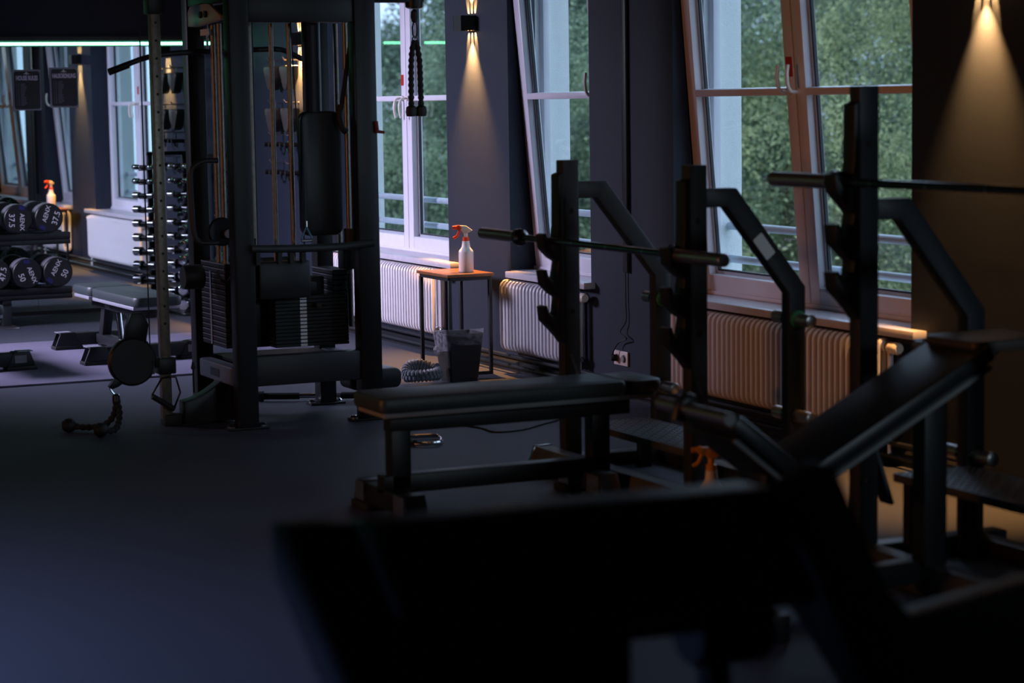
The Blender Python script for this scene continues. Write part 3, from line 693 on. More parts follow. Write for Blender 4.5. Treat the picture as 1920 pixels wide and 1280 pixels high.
# weight stacks
proto = MB().box(-0.045, 0.045, -0.19, 0.19, 0.0, 0.0225).build('weight_plate', 'black_steel', t, bev=0.0025, seg=1)
proto.location = (3.345, 10.53, 0.372); first = proto
edge = MB().box(-0.0462, -0.0448, -0.185, 0.185, 0.0195, 0.0228).build('lit_edge', 'band_metal', proto)  # pale strip painting the light caught on each plate's top edge
for k in range(1, 16):
    q = dup(proto, t, (3.345, 10.53, 0.372 + k * 0.0258)); dup(edge, q)
MB().box(-0.002, 0.002, -0.010, 0.010, 0, 0.36).build('number_strip', 'band_metal', t, loc=(3.297, 10.56, 0.378))
p2 = MB().box(-0.19, 0.19, -0.05, 0.05, 0.0, 0.0165).build('weight_plate', 'black_steel', t, bev=0.002, seg=1)
p2.location = (3.705, 10.28, 0.372)
lb = MB().box(-0.017, 0.017, -0.0012, 0.0, 0.002, 0.0145).build('weight_label', 'label_white', p2, loc=(-0.045, -0.05, 0))
for k in range(1, 14):
    q = dup(p2, t, (3.705, 10.28, 0.372 + k * 0.0178)); l2 = dup(lb, q)
MB().cyl((3.72, 10.22, 0.575), (3.72, 10.17, 0.575), 0.014, 12).build('selector_pin', 'dark_chrome', t)
MB().box(3.66, 3.74, 10.25, 10.31, 0.625, 0.68).build('stack_block', 'black_steel', t, bev=0.004)
for xx in (3.588, 3.79):
    MB().box(xx - 0.03, xx + 0.03, 10.36, 10.44, 0.61, 0.70).build('stack_bush', 'rubber', t, bev=0.006)
p3 = MB().box(-0.05, 0.05, -0.15, 0.15, 0.0, 0.0225).build('weight_plate', 'black_steel', t, bev=0.0025, seg=1)
p3.location = (3.90, 10.47, 0.45)
edge3 = MB().box(-0.0512, -0.0498, -0.145, 0.145, 0.0195, 0.0228).build('lit_edge', 'band_metal', p3)  # same painted light line along the plate tops of this stack
for k in range(1, 11):
    q = dup(p3, t, (3.90, 10.47, 0.45 + k * 0.0258)); dup(edge3, q)
MB().box(3.885, 3.985, 10.26, 10.34, 0.735, 0.85).build('stack_block', 'rubber', t, bev=0.008)
MB().box(3.46, 3.66, 10.42, 10.46, 0.36, 0.80).build('rear_shroud', 'black_steel', t, bev=0.006)
# chest pad on its post
MB().cyl((3.765, 10.32, 1.50), (3.765, 10.32, 2.05), 0.046, 18).build('pad_post', 'grey_steel', t)
MB().prism(rrect(3.685, 3.898, 0.905, 1.512, 0.045, 5), 'xz', 10.27, 10.335).build('back_pad', 'vinyl', t, bev=0.014)
# padded cross bar
MB().tube(smooth_path([(3.36, 10.10, 0.868), (3.55, 10.085, 0.862), (3.75, 10.08, 0.860), (3.86, 10.07, 0.866), (3.965, 10.05, 0.876)], 5), 0.019, 12).build('padded_bar', 'vinyl_green', t)
for xx in (3.39, 3.50, 3.56, 3.62):
    MB().box(xx - 0.010, xx + 0.010, 10.09, 10.13, 0.79, 0.865).build('bar_bracket', 'black_steel', t)
MB().box(3.40, 3.66, 10.11, 10.20, 0.62, 0.80).build('seat_block', 'black_steel', t, bev=0.01)
MB().cyl((3.905, 10.2, 0.86), (3.905, 10.2, 0.94), 0.035, 14).build('roller_stop', 'rubber', t)
# curved handle on the left, pulley wheel and lever
MB().tube(smooth_path([(3.27, 10.30, 1.285), (3.20, 10.30, 1.284), (3.145, 10.30, 1.255), (3.132, 10.30, 1.20), (3.135, 10.30, 1.07), (3.140, 10.30, 0.96), (3.158, 10.30, 0.905), (3.20, 10.30, 0.893), (3.27, 10.30, 0.893)], 5), 0.013, 10).build('side_handle', 'grey_steel', t)
MB().lathe([(0.001, -0.012), (0.065, -0.012), (0.07, -0.006), (0.06, 0.0), (0.07, 0.006), (0.065, 0.012), (0.001, 0.012)], (3.30, 10.36, 0.94), 'Y', 24).build('pulley_wheel', 'black_steel', t)
MB().lathe([(0.02, -0.016), (0.02, 0.0)], (3.325, 10.345, 0.93), 'Y', 14).build('pulley_hub', 'band_metal', t)
MB().tube(smooth_path([(3.255, 10.30, 0.76), (3.262, 10.29, 0.72), (3.29, 10.28, 0.70), (3.32, 10.28, 0.735)], 4), 0.006, 6).build('lever', 'rubber', t)
MB().lathe([(0.001, -0.05), (0.055, -0.05), (0.06, -0.04), (0.06, 0.04), (0.055, 0.05), (0.001, 0.05)], (3.195, 10.52, 0.715), 'X', 24).build('side_roller', 'rubber', t)
# cables
for pts in ([(2.955, 10.47, 2.0), (2.955, 10.47, 0.36)], [(3.50, 10.42, 1.95), (3.50, 10.42, 0.80)], [(3.655, 10.30, 1.95), (3.70, 10.28, 0.66)], [(3.37, 10.30, 1.95), (3.37, 10.30, 0.4)], [(3.455, 10.44, 1.95), (3.455, 10.44, 0.9)]):
    MB().cyl(pts[0], pts[1], 0.0035, 6).build('cable', 'rubber', t)
MB().box(3.42, 3.45, 10.30, 10.34, 0.87, 0.905).build('cable_clip', 'chrome', t)
# adjustable column on the left with carriage and pulley arm
MB().box(3.005, 3.055, 10.455, 10.505, 0.03, 2.00).build('column', 'brushed_post', t, bev=0.006)
for k in range(18):
    MB().lathe([(0.007, -0.0006), (0.007, 0.0004)], (3.03, 10.455, 0.50 + k * 0.085), 'Y', 10).build('column_hole', 'rubber', t)
MB().box(2.99, 3.07, 10.44, 10.52, 1.985, 2.10).build('column_head', 'black_steel', t, bev=0.006)
MB().box(3.03, X0, 10.45, 10.51, 2.06, 2.12).build('column_link', 'black_steel', t, bev=0.004)
MB().box(2.60, 3.03, 10.45, 10.51, 2.075, 2.13).build('column_link', 'black_steel', t, bev=0.004)
MB().box(3.01, 3.10, 10.44, 10.52, 0.0, 0.055).build('column_foot', 'rubber', t, bev=0.006)
MB().box(3.08, X0, 10.45, 10.51, 0.0, 0.014).build('foot_bar', 'black_steel', t)
curve = [(3.10, 0.117), (3.149, 0.127), (3.19, 0.143), (3.23, 0.165), (3.276, 0.196), (3.304, 0.219), (3.33, 0.245)]
MB().prism([(3.10, 0.012)] + curve + [(3.37, 0.26), (3.37, 0.012)], 'xz', 10.40, 10.50).build('base_shroud', 'black_steel', t, bev=0.003)
MB().tube([(x, 10.398, z + 0.004) for x, z in curve], 0.0025, 6).build('shroud_trim', 'chrome', t)
MB().cyl((3.150, 10.41, 0.16), (3.150, 10.41, 0.275), 0.005, 8).build('lock_pin', 'black_steel', t)
MB().lathe([(0.010, 0.275), (0.012, 0.285), (0.008, 0.298), (0.005, 0.312)], (3.150, 10.41, 0), 'Z', 10).build('lock_knob', 'rubber', t)
MB().box(2.985, 3.075, 10.435, 10.525, 0.255, 0.335).build('carriage', 'black_steel', t, bev=0.008)
MB().lathe([(0.001, -0.02), (0.108, -0.02), (0.118, -0.012), (0.118, 0.012), (0.108, 0.02), (0.001, 0.02)], (2.858, 10.45, 0.327), 'Y', 32).build('pulley_disc', 'black_steel', t)
MB().prism([(2.82, 0.42), (2.835, 0.50), (2.86, 0.56), (2.92, 0.56), (2.945, 0.50), (2.93, 0.42)], 'xz', 10.44, 10.475).build('pulley_neck', 'black_steel', t, bev=0.004)
MB().prism([(2.93, 0.30), (2.99, 0.285), (2.99, 0.335), (2.93, 0.36)], 'xz', 10.44, 10.475).build('pulley_bracket', 'black_steel', t, bev=0.004)
MB().prism([(2.80, 0.27), (2.765, 0.245), (2.737, 0.215), (2.750, 0.198), (2.785, 0.21), (2.825, 0.235)], 'xz', 10.435, 10.465).build('pulley_nose', 'black_steel', t, bev=0.003)
MB().box(2.945, 2.965, 10.43, 10.47, 0.26, 0.33).build('pin_lever', 'chrome', t, bev=0.003)
# rounded foot block at the right rear
MB().prism(rrect(3.90, 4.175, 0.135, 0.235, 0.035, 4), 'xz', 10.24, 10.40).build('foot_block', 'vinyl', t, bev=0.01)
MB().tube([(4.01, 10.10, 1.46), (4.015, 10.10, 1.41), (4.05, 10.095, 1.405)], 0.012, 8, radii=[0.010, 0.012, 0.007]).build('peg', 'red_plastic_dark', t)

# lat bar hanging in the machine
t = thing('lat_bar', 'long black lat bar with angled ends hung high in the cable machine', 'bar', (3.33, 10.60, 1.81))
MB().tube(smooth_path([(-0.494, 0, -0.095), (-0.30, 0, -0.025), (-0.093, 0, -0.003), (0.11, 0, 0.001), (0.346, 0, 0.010), (0.42, 0, -0.008), (0.49, 0, -0.040)], 5), 0.0135, 10).build('bar', 'grey_steel', t)
MB().tube([(-0.497, 0, -0.096), (-0.40, 0, -0.061)], 0.017, 12).build('grip', 'rubber', t)
MB().cyl((0.0, 0, 0.0), (0.0, 0, 0.22), 0.006, 8).build('hanger', 'steel', t)

# small blue stirrup hanging before the stack
t = thing('fabric_stirrup', 'small blue fabric stirrup hanging beside the chest pad', 'strap', (3.675, 10.20, 0.985))
MB().tube([(0, 0, 0.0), (0, 0, -0.03)], 0.005, 8).build('hook', 'chrome', t)
MB().tube([(0, 0, -0.03), (-0.028, 0, -0.085), (-0.026, 0, -0.095), (0.026, 0, -0.095), (0.028, 0, -0.085)], 0.0065, 8, closed=True).build('loop', 'blue_fabric', t)
MB().cyl((-0.026, 0, -0.095), (0.026, 0, -0.095), 0.0085, 10).build('grip', 'steel', t)
# triceps rope on the right arm
def rope_attachment(label, loc, drop):
    t = thing('triceps_rope', label, 'rope', loc)
    MB().lathe([(0.006, 0), (0.017, -0.012), (0.019, -0.04), (0.013, -0.062), (0.004, -0.066)], n=14).build('cable_stopper', 'rubber', t)
    MB().tube([(0.006, 0, -0.066), (0.012, 0, -0.09), (0.010, 0, -0.125), (0.0, 0, -0.142), (-0.010, 0, -0.125), (-0.012, 0, -0.09), (-0.006, 0, -0.066)], 0.0045, 8, closed=True).build('carabiner', 'chrome', t)
    MB().tube([(0.014 * math.cos(a), 0, -0.148 + 0.014 * math.sin(a)) for a in [2 * PI * k / 12 for k in range(12)]], 0.004, 6, closed=True).build('ring', 'chrome', t)
    for s in (-1, 1):
        m = MB(); rope_tube(m, [(0, 0, -0.155), (s * 0.012, 0, -0.18), (s * 0.022, 0, -0.26), (s * 0.025, 0, -0.37), (s * 0.026, 0, -drop)], 0.0135); m.build('rope', 'rope_fibre', t)
        MB().lathe([(0.010, -drop + 0.02), (0.026, -drop + 0.008), (0.029, -drop - 0.015), (0.024, -drop - 0.035), (0.001, -drop - 0.037)], (s * 0.026, 0, 0), 'Z', 16).build('end_knob', 'rubber', t)
    return t
rope_attachment('black triceps rope hanging from the right arm of the machine', (4.243, Y0, 2.0), 0.485)
# strap handle hanging inside on the right
t = thing('strap_handle', 'black strap handle hanging from a chrome carabiner beside the chest pad', 'handle', (3.941, 10.22, 1.96))
MB().tube([(0.008, 0, 0), (0.012, 0, -0.03), (0.006, 0, -0.07), (-0.006, 0, -0.07), (-0.012, 0, -0.03), (-0.008, 0, 0)], 0.004, 8, closed=True).build('carabiner', 'chrome', t)
MB().tube(smooth_path([(0, 0, -0.07), (-0.012, 0, -0.14), (-0.04, 0, -0.30), (-0.063, 0, -0.43)], 6), 0.012, 8).build('strap', 'rope_fibre', t)
MB().tube(smooth_path([(-0.063, 0, -0.42), (-0.074, 0, -0.47), (-0.060, 0, -0.53), (-0.040, 0, -0.55)], 5), 0.017, 10).build('grip', 'rubber', t)
MB().box(3.935, 3.947, 10.19, 10.25, 1.965, 2.0).build('hook', 'steel', t, loc=(-3.941, -10.22, -1.96))

# triceps rope lying on the floor left of the column
t = thing('triceps_rope', 'black triceps rope with ball ends lying on the floor left of the column', 'rope', (0, 0, 0))
MB().tube([(2.744, 10.44, 0.205), (2.752, 10.44, 0.188), (2.770, 10.44, 0.168), (2.758, 10.44, 0.172)], 0.005, 8).build('carabiner', 'chrome', t)
MB().lathe([(0.010, 0.135), (0.020, 0.142), (0.019, 0.170), (0.011, 0.178)], (2.772, 10.44, 0), 'Z', 12).build('clamp', 'dark_chrome', t)
for pts, e in (([(2.770, 10.44, 0.145), (2.762, 10.43, 0.10), (2.735, 10.41, 0.06), (2.69, 10.42, 0.03), (2.62, 10.46, 0.024), (2.575, 10.485, 0.030)], (2.552, 10.497, 0.034)),
               ([(2.776, 10.44, 0.145), (2.775, 10.40, 0.09), (2.750, 10.35, 0.035), (2.715, 10.31, 0.020), (2.675, 10.285, 0.026)], (2.648, 10.27, 0.034))):
    m = MB(); rope_tube(m, pts, 0.0145); m.build('rope', 'rope_fibre', t)
    MB().lathe([(0.001, -0.034), (0.022, -0.030), (0.034, -0.012), (0.034, 0.012), (0.022, 0.030), (0.001, 0.034)], e, 'X', 18).build('end_knob', 'rubber', t)
# stirrup handle at the column foot
t = thing('stirrup_handle', 'triangular stirrup handle hanging at the foot of the column', 'handle', (3.03, 10.42, 0))
MB().tube([(0.0, 0, 0.245), (-0.035, 0, 0.24), (-0.085, 0, 0.165), (-0.083, 0, 0.150)], 0.005, 8).build('bow_arm', 'dark_chrome', t)
MB().tube([(0.0, 0, 0.245), (0.035, 0, 0.24), (0.055, 0, 0.165), (0.020, 0, 0.085)], 0.005, 8).build('bow_arm', 'dark_chrome', t)
MB().cyl((-0.085, 0, 0.155), (0.022, 0, 0.085), 0.014, 12).build('grip', 'rubber', t)
# straight bar on the floor behind the machine
t = thing('straight_bar', 'straight cable bar with rubber grips lying on the floor behind the machine', 'bar', (3.713, 11.063, 0.028))
d = Vector((0.438, -0.221, 0)); L = d.length; d.normalize()
MB().cyl((0, 0, 0), tuple(d * L * 1.25), 0.0125, 12).build('bar', 'chrome', t)
MB().cyl((0, 0, 0), tuple(d * 0.20), 0.018, 14).build('grip', 'rubber', t)
MB().cyl(tuple(-d * 0.015), tuple(d * 0.012), 0.027, 14).build('end_stop', 'rubber', t)
MB().cyl(tuple(d * 0.42), tuple(d * 0.50), 0.018, 14).build('grip', 'rubber', t)

# ------------------------------------------------------------------ cable attachments on the pier behind the machine
t = thing('peg_rail', 'rows of steel pegs on the pier for cable attachments', 'rack', (WX, 15.25, 0))
for (yy, z) in ((-0.17, 1.86), (0.17, 1.86), (-0.17, 1.56), (0.17, 1.56), (-0.17, 1.33), (0.17, 1.33), (-0.17, 1.13), (0.17, 1.13)):
    MB().tube([(0, yy, z), (-0.10, yy, z), (-0.115, yy, z + 0.02)], 0.006, 8).build('peg', 'steel', t)
def ab_strap(label, y, z):
    t = thing('arm_strap', label, 'strap', (WX - 0.06, y, z), group='padded straps on the pegs')
    MB().tube([(0, -0.01, 0), (0, -0.012, -0.04), (0, 0.012, -0.04), (0, 0.01, 0)], 0.004, 6, closed=True).build('ring', 'steel', t)
    MB().prism([(-0.11, -0.04), (0.11, -0.04), (0.12, -0.07), (0.045, -0.20), (-0.01, -0.215), (-0.10, -0.12)], 'yz', -0.045, 0.03).build('pad', 'leather', t, bev=0.012)
ab_strap('padded black arm strap hung high on the pier, left peg', 15.42, 1.86)
ab_strap('padded black arm strap hung high on the pier, right peg', 15.08, 1.86)
def v_handle(label, y, z, m, h, w):
    t = thing('pulling_handle', label, 'handle', (WX - 0.08, y, z), group='pulling handles on the pegs')
    MB().tube([(0, -0.008, 0), (0, -0.014, -0.045), (0, 0, -0.06), (0, 0.014, -0.045), (0, 0.008, 0)], 0.004, 8, closed=True).build('carabiner', 'chrome', t)
    MB().tube([(0, 0, -0.06), (0, -w, -h), (0, -w * 0.5, -h - 0.05), (0, w * 0.5, -h - 0.05), (0, w, -h)], 0.008, 8, closed=True).build('frame', m, t)
    for s in (-1, 1):
        MB().cyl((-0.055, s * w, -h), (0.055, s * w, -h), 0.016, 12).build('grip', 'rubber', t)
ab_strap('padded black arm strap in the second row, left peg', 15.42, 1.56)
ab_strap('padded black arm strap in the second row, right peg', 15.08, 1.56)
v_handle('pulling handle hung in the third row, left peg', 15.42, 1.33, 'dark_chrome', 0.07, 0.05)
v_handle('pulling handle hung in the third row, right peg', 15.08, 1.33, 'dark_chrome', 0.07, 0.05)
v_handle('pulling handle hung in the lowest row, left peg', 15.42, 1.13, 'dark_chrome', 0.07, 0.05)
v_handle('pulling handle hung in the lowest row, right peg', 15.08, 1.13, 'dark_chrome', 0.07, 0.05)

# ------------------------------------------------------------------ bench press racks
def press_rack(label, yl, yr, top, zbar, zarm, plat_z, plat_x, hooks):
    t = thing('press_rack', label, 'rack', (0, 0, 0), group='bench press racks along the windows')
    xf, xb = 4.12, 4.195
    for y in (yl, yr):
        p = MB().box(xf, xb, y - 0.032, y + 0.032, 0.0, top).build('upright', 'grey_steel', t, bev=0.004)
        for z in (0.38, 0.28, zbar - 0.30, zbar + 0.12):
            MB().lathe([(0.012, -0.002), (0.013, 0.0), (0.009, 0.008), (0.001, 0.009)], (xf + 0.037, y - 0.032, z), 'Y', 10).build('bolt', 'dark_chrome', p)
        poly = [(xf, top - 0.05), (xf - 0.022, top - 0.06)]
        for k, zh in enumerate(hooks):
            poly += [(xf - 0.024, zh + 0.075), (xf - 0.034, zh + 0.012), (xf - 0.052, zh - 0.002), (xf - 0.070, zh + 0.010), (xf - 0.080, zh + 0.045), (xf - 0.098, zh + 0.038), (xf - 0.090, zh - 0.020), (xf - 0.050, zh - 0.060)]
        poly += [(xf - 0.022, hooks[-1] - 0.09), (xf, hooks[-1] - 0.12)]
        MB().prism(poly, 'xz', y - 0.036, y + 0.036).build('hook_plate', 'black_steel', t, bev=0.003)
        arm = [(xb - 0.005, zarm), (4.325, zarm), (4.628, 0.825), (4.628, 0.0), (4.556, 0.0), (4.556, 0.800), (4.282, zarm - 0.070), (xb - 0.005, zarm - 0.070)]
        MB().prism(arm, 'xz', y - 0.030, y + 0.030).build('rear_arm', 'grey_steel', t, bev=0.004)
        for z in (0.700, 0.325):
            for s in (-1, 1):
                h = MB().lathe([(0.001, 0.028), (0.0245, 0.028), (0.0245, 0.125), (0.020, 0.128), (0.001, 0.128)] if s > 0 else [(0.001, -0.028), (0.0245, -0.028), (0.0245, -0.125), (0.020, -0.128), (0.001, -0.128)], (4.592, y, z), 'Y', 20).build('plate_horn', 'steel', t)
                MB().lathe([(0.034, s * 0.029), (0.034, s * 0.043)], (4.592, y, z), 'Y', 18).build('collar', 'green_collar' if (z > 0.5 and s < 0) else 'dark_chrome', h)
        MB().box(4.10, 4.72, y - 0.04, y + 0.04, 0.0, 0.06).build('base_foot', 'black_steel', t, bev=0.005)
        MB().obox((4.20, y, 0.34), (0.006, 0, 0.002), (0, 0.034, 0), (0.052, 0, -0.15)).build('brace', 'tread', t)
    MB().prism([(4.0, 0.03), (4.02, 0.0), (4.10, 0.0), (4.12, 0.03), (4.10, 0.095), (4.03, 0.095)], 'xz', yr - 0.10, yl + 0.08).build('front_beam', 'tread', t, bev=0.003)
    for ye in (yl + 0.082, yr - 0.102):
        MB().prism([(3.995, 0.03), (4.02, 0.0), (4.105, 0.0), (4.125, 0.03), (4.105, 0.10), (4.025, 0.10)], 'xz', ye - 0.006, ye + 0.006).build('beam_cap', 'chrome', t, bev=0.002)
    MB().box(4.556, 4.628, yr + 0.03, yl - 0.03, 0.0, 0.06).build('rear_beam', 'black_steel', t, bev=0.005)
    px0, px1 = plat_x
    pl = MB().box(px0, px1, yr + 0.05, yl - 0.05, plat_z - 0.03, plat_z).build('spotter_platform', 'tread', t, bev=0.003)
    m = MB()
    for i in range(9):
        for j in range(27):
            cx = px0 + 0.02 + (px1 - px0 - 0.04) * i / 8; cyy = yr + 0.07 + (yl - yr - 0.14) * j / 26
            a = PI / 4 if (i + j) % 2 else -PI / 4
            m.obox((cx, cyy, plat_z + 0.0012), (0.010 * math.cos(a), 0.010 * math.sin(a), 0), (-0.003 * math.sin(a), 0.003 * math.cos(a), 0), (0, 0, 0.0014))
    o = m.build('tread_pattern', 'tread', pl, smooth=False); o['kind'] = 'stuff'
    for yy in (yr + 0.10, yl - 0.10):
        MB().box(px0 + 0.02, px0 + 0.07, yy - 0.02, yy + 0.02, 0, plat_z - 0.03).build('platform_leg', 'black_steel', t)
        MB().box(px1 - 0.07, px1 - 0.02, yy - 0.02, yy + 0.02, 0, plat_z - 0.03).build('platform_leg', 'black_steel', t)
    return t
ra = press_rack('flat bench press rack with white label on its rear arm', 8.33, 7.27, 1.30, 0.97, 1.21, 0.20, (4.205, 4.50), (0.955, 0.805, 0.655))
rb = press_rack('taller press rack over the incline bench at the right edge', 6.15, 5.09, 1.58, 1.27, 1.21, 0.30, (4.24, 4.55), (1.255, 1.09, 0.935))
ca = (4.443, 0.985); u = Vector((0.303, -0.385)).normalized(); v = Vector((u.y, -u.x))
lp = [(ca[0] + u.x * a + v.x * b, ca[1] + u.y * a + v.y * b) for a, b in rrect(-0.050, 0.050, -0.024, 0.024, 0.006, 3)]
MB().prism(lp, 'xz', 7.2385, 7.2398).build('label_plate', 'label_white', ra)
def barbell(label, x, z, y0, y1):
    t = thing('barbell', label, 'barbell', (x, 0, z), group='barbells racked on the press racks')
    MB().cyl((0, y0 + 0.36, 0), (0, y1 - 0.36, 0), 0.0140, 14).build('shaft', 'dark_chrome', t)
    for ye, s in ((y0, 1), (y1, -1)):
        sl = MB().lathe([(0.001, ye), (0.0225, ye + s * 0.001), (0.025, ye + s * 0.004), (0.025, ye + s * 0.375), (0.001, ye + s * 0.376)], (0, 0, 0), 'Y', 24).build('sleeve', 'steel', t)
        MB().lathe([(0.018, ye + s * 0.370), (0.036, ye + s * 0.372), (0.038, ye + s * 0.380), (0.036, ye + s * 0.400), (0.022, ye + s * 0.412)], (0, 0, 0), 'Y', 24).build('collar', 'dark_chrome', sl)
    for k in range(4):
        yy = (y0 + y1) / 2 + (k - 1.5) * 0.30
        MB().lathe([(0.0144, yy - 0.004), (0.0146, yy), (0.0144, yy + 0.004)], (0, 0, 0), 'Y', 12).build('ring_mark', 'chrome', t)
barbell('barbell racked across the flat bench press rack', 4.068, 0.9682, 6.90, 9.00)
barbell('barbell racked high on the right press rack, cut by the right edge', 4.068, 1.2682, 4.47, 6.57)

# ------------------------------------------------------------------ flat bench
t = thing('flat_bench', 'black padded flat bench standing in front of the press rack', 'bench', (0, 7.72, 0))
MB().prism(rrect(3.00, 4.03, -0.15, 0.15, 0.03, 4), 'xy', 0.405, 0.465).build('pad', 'vinyl_green', t, bev=0.016)
MB().prism(rrect(4.032, 4.20, -0.14, 0.14, 0.05, 4), 'xy', 0.405, 0.463).build('head_pad', 'vinyl_green', t, bev=0.016)
MB().box(3.02, 4.15, -0.135, 0.135, 0.388, 0.406).build('pad_board', 'label_grey', t, bev=0.002)
MB().box(3.08, 4.10, -0.035, 0.035, 0.318, 0.388).build('spine', 'black_steel', t, bev=0.005)
MB().box(3.085, 3.165, -0.035, 0.035, 0.10, 0.33).build('front_leg', 'black_steel', t, bev=0.005)
MB().box(3.93, 4.01, -0.035, 0.035, 0.10, 0.33).build('rear_leg', 'black_steel', t, bev=0.005)
MB().box(3.05, 4.00, -0.035, 0.035, 0.085, 0.155).build('base_tube', 'black_steel', t, bev=0.005)
for xx, hw in ((3.09, 0.27), (3.93, 0.20)):
    c_ = MB().box(xx - 0.04, xx + 0.04, -hw + 0.04, hw - 0.04, 0.03, 0.105).build('crossbar', 'black_steel', t, bev=0.005)
    for s in (-1, 1):
        MB().prism([(s * (hw - 0.14), 0.028), (s * hw, 0.028), (s * (hw - 0.035), 0.110), (s * (hw - 0.10), 0.110)], 'yz', xx - 0.045, xx + 0.045).build('end_cap', 'black_steel', c_, bev=0.004)
        MB().prism([(s * (hw - 0.002), 0.03), (s * (hw + 0.002), 0.03), (s * (hw - 0.033), 0.111), (s * (hw - 0.037), 0.111)], 'yz', xx - 0.040, xx + 0.040).build('cap_plate', 'chrome', c_)
        MB().box(xx - 0.05, xx - 0.0455, min(s * (hw - 0.12), s * (hw - 0.03)), max(s * (hw - 0.12), s * (hw - 0.03)), 0.035, 0.105).build('side_plate', 'steel', c_)
        MB().box(xx - 0.055, xx + 0.055, min(s * (hw - 0.16), s * (hw + 0.005)), max(s * (hw - 0.16), s * (hw + 0.005)), 0.0, 0.028).build('rubber_foot', 'rubber', c_, bev=0.004)

# ------------------------------------------------------------------ incline bench
t = thing('incline_bench', 'black incline bench with raised backrest at the right', 'bench', (0, 5.62, 0))
def slab(p0, p1, th, w0, w1, name, m, bev, parent):
    p0, p1 = Vector((p0[0], 0, p0[1])), Vector((p1[0], 0, p1[1])); ax_ = (p1 - p0); L = ax_.length; ax_.normalize(); n = Vector((-ax_.z, 0, ax_.x))
    return MB().obox((p0 + p1) / 2 + n * th / 2, ax_ * L / 2, (0, (w1 - w0) / 2, 0), n * th / 2).build(name, m, parent, bev=bev)
slab((3.555, 0.425), (4.185, 0.745), 0.055, -0.15, 0.15, 'backrest', 'vinyl', 0.016, t)
slab((3.570, 0.410), (4.170, 0.715), 0.014, -0.145, 0.145, 'backrest_board', 'label_grey', 0.002, t)
slab((3.50, 0.40), (3.245, 0.60), -0.055, -0.15, 0.15, 'seat', 'vinyl', 0.016, t)
slab((3.49, 0.385), (3.26, 0.565), -0.012, -0.145, 0.145, 'seat_board', 'black_steel', 0.002, t)
MB().tube([(3.485, -0.147, 0.385), (3.255, -0.147, 0.568)], 0.006, 8).build('lit_seat_edge', 'label_grey', t)  # pale tube painting the lit line along the lower seat edge
MB().tube(smooth_path([(3.30, 0.10, 0.60), (3.255, 0.10, 0.655), (3.225, 0.10, 0.650), (3.21, 0.10, 0.60)], 5), 0.022, 12).build('seat_roll', 'vinyl', t)
MB().cyl((3.23, -0.17, 0.635), (3.23, 0.24, 0.635), 0.020, 14).build('roller_axle', 'steel', t)
slab((3.55, 0.36), (4.12, 0.65), 0.06, -0.035, 0.035, 'back_tube', 'black_steel', 0.005, t)
MB().box(4.0, 4.085, -0.035, 0.035, 0.098, 0.66).build('rear_leg', 'black_steel', t, bev=0.005)
MB().box(3.45, 3.53, -0.035, 0.035, 0.06, 0.42).build('front_leg', 'black_steel', t, bev=0.005)
MB().box(3.30, 3.985, -0.035, 0.035, 0.05, 0.12).build('base_tube', 'black_steel', t, bev=0.005)
MB().box(3.27, 3.35, -0.30, 0.30, 0.0, 0.08).build('front_foot', 'black_steel', t, bev=0.006)
MB().box(3.42, 3.56, -0.05, 0.05, 0.36, 0.45).build('hinge_block', 'black_steel', t, bev=0.008)
MB().prism(rrect(4.12, 4.44, -0.13, 0.15, 0.03), 'xy', 0.765, 0.800).build('head_rest', 'leather', t, bev=0.008)
MB().cyl((4.13, 0.16, 0.765), (4.13, 0.20, 0.765), 0.012, 12).build('head_rest_knob', 'steel', t)
# second spray bottle on the floor
spray_bottle('spray_bottle', 'blurred spray bottle with amber trigger on the floor before the press rack', (4.12, 7.09, 0.0), math.radians(-20), 'white_plastic', 'amber_plastic', 'amber_plastic')

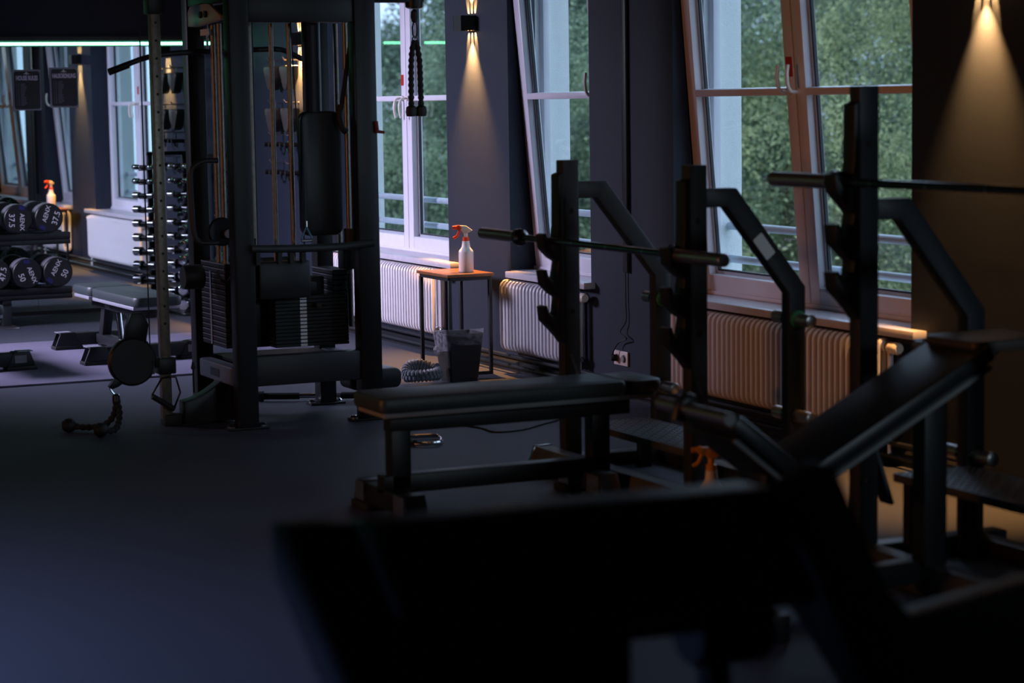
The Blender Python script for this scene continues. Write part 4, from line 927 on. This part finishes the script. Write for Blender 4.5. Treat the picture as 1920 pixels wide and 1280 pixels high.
# ------------------------------------------------------------------ big dark machine close to the camera
t = thing('preacher_bench', 'large black padded machine close to the camera, out of focus', 'gym machine', (0, 0, 0))
MB().prism([(3.05, 0.725), (3.10, 0.705), (3.42, 0.825), (3.42, 0.862), (3.30, 0.888), (3.22, 0.888)], 'yz', 1.265, 1.99).build('arm_pad', 'vinyl', t, bev=0.02)
slab_pts = [(3.30, 0.897), (3.22, 0.897), (2.72, 0.55), (2.72, 0.49), (2.80, 0.49), (3.30, 0.81)]
MB().prism(slab_pts, 'yz', 1.115, 1.235).build('side_arm', 'black_steel', t, bev=0.012)
MB().prism([(2.95, 0.70), (2.88, 0.66), (2.80, 0.58), (2.90, 0.52), (3.05, 0.60)], 'yz', 1.06, 1.10).build('side_plate', 'leather', t, bev=0.01)
MB().box(1.20, 1.60, 3.10, 3.14, 0.60, 0.76).build('lower_panel', 'black_steel', t, bev=0.008)
MB().box(1.575, 1.665, 3.12, 3.20, 0.0, 0.74).build('front_post', 'black_steel', t, bev=0.008)
MB().cyl((1.36, 3.16, 0.700), (1.86, 3.16, 0.690), 0.024, 14).build('cross_tube', 'grey_steel', t)
MB().lathe([(0.001, 1.80), (0.055, 1.80), (0.062, 1.81), (0.062, 1.93), (0.055, 1.94), (0.001, 1.94)], (0, 3.18, 0.665), 'X', 24).build('foam_roller', 'vinyl', t)
MB().obox((1.855, 3.16, 0.33), (0.020, 0, 0), (0, 0.025, 0), (-0.02, 0, 0.33)).build('rear_leg', 'black_steel', t, bev=0.004)
MB().obox((2.14, 3.20, 0.66), (0.050, 0, 0.026), (0, 0.05, 0), (0.115, 0, -0.24)).build('diagonal_strut', 'black_steel', t, bev=0.008)
MB().obox((2.28, 3.20, 0.24), (0.050, 0, 0.010), (0, 0.05, 0), (0.045, 0, -0.24)).build('lower_strut', 'black_steel', t, bev=0.008)
for x, z in ((2.085, 0.735), (2.135, 0.700), (2.125, 0.665), (2.03, 0.84)):
    MB().lathe([(0.010, -0.004), (0.010, 0.0)], (x, 3.15, z), 'Y', 10).build('bolt', 'dark_chrome', t)
MB().prism([(1.98, 0.88), (2.10, 0.82), (2.30, 0.62), (2.62, 0.66), (2.62, 0.10), (2.30, 0.10), (2.22, 0.45), (1.98, 0.80)], 'xz', 3.24, 3.32).build('frame_plate', 'black_steel', t, bev=0.008)
MB().box(1.15, 2.62, 3.18, 3.26, 0.0, 0.08).build('base_beam', 'black_steel', t, bev=0.008)
MB().box(1.12, 1.20, 2.62, 3.26, 0.0, 0.08).build('base_beam', 'black_steel', t, bev=0.008)
MB().box(1.12, 1.20, 2.72, 2.80, 0.08, 0.54).build('seat_post', 'black_steel', t, bev=0.008)
MB().cyl((1.44, 2.98, 0.60), (1.44, 3.02, 0.615), 0.018, 12).build('pin_knob', 'amber_plastic', t)
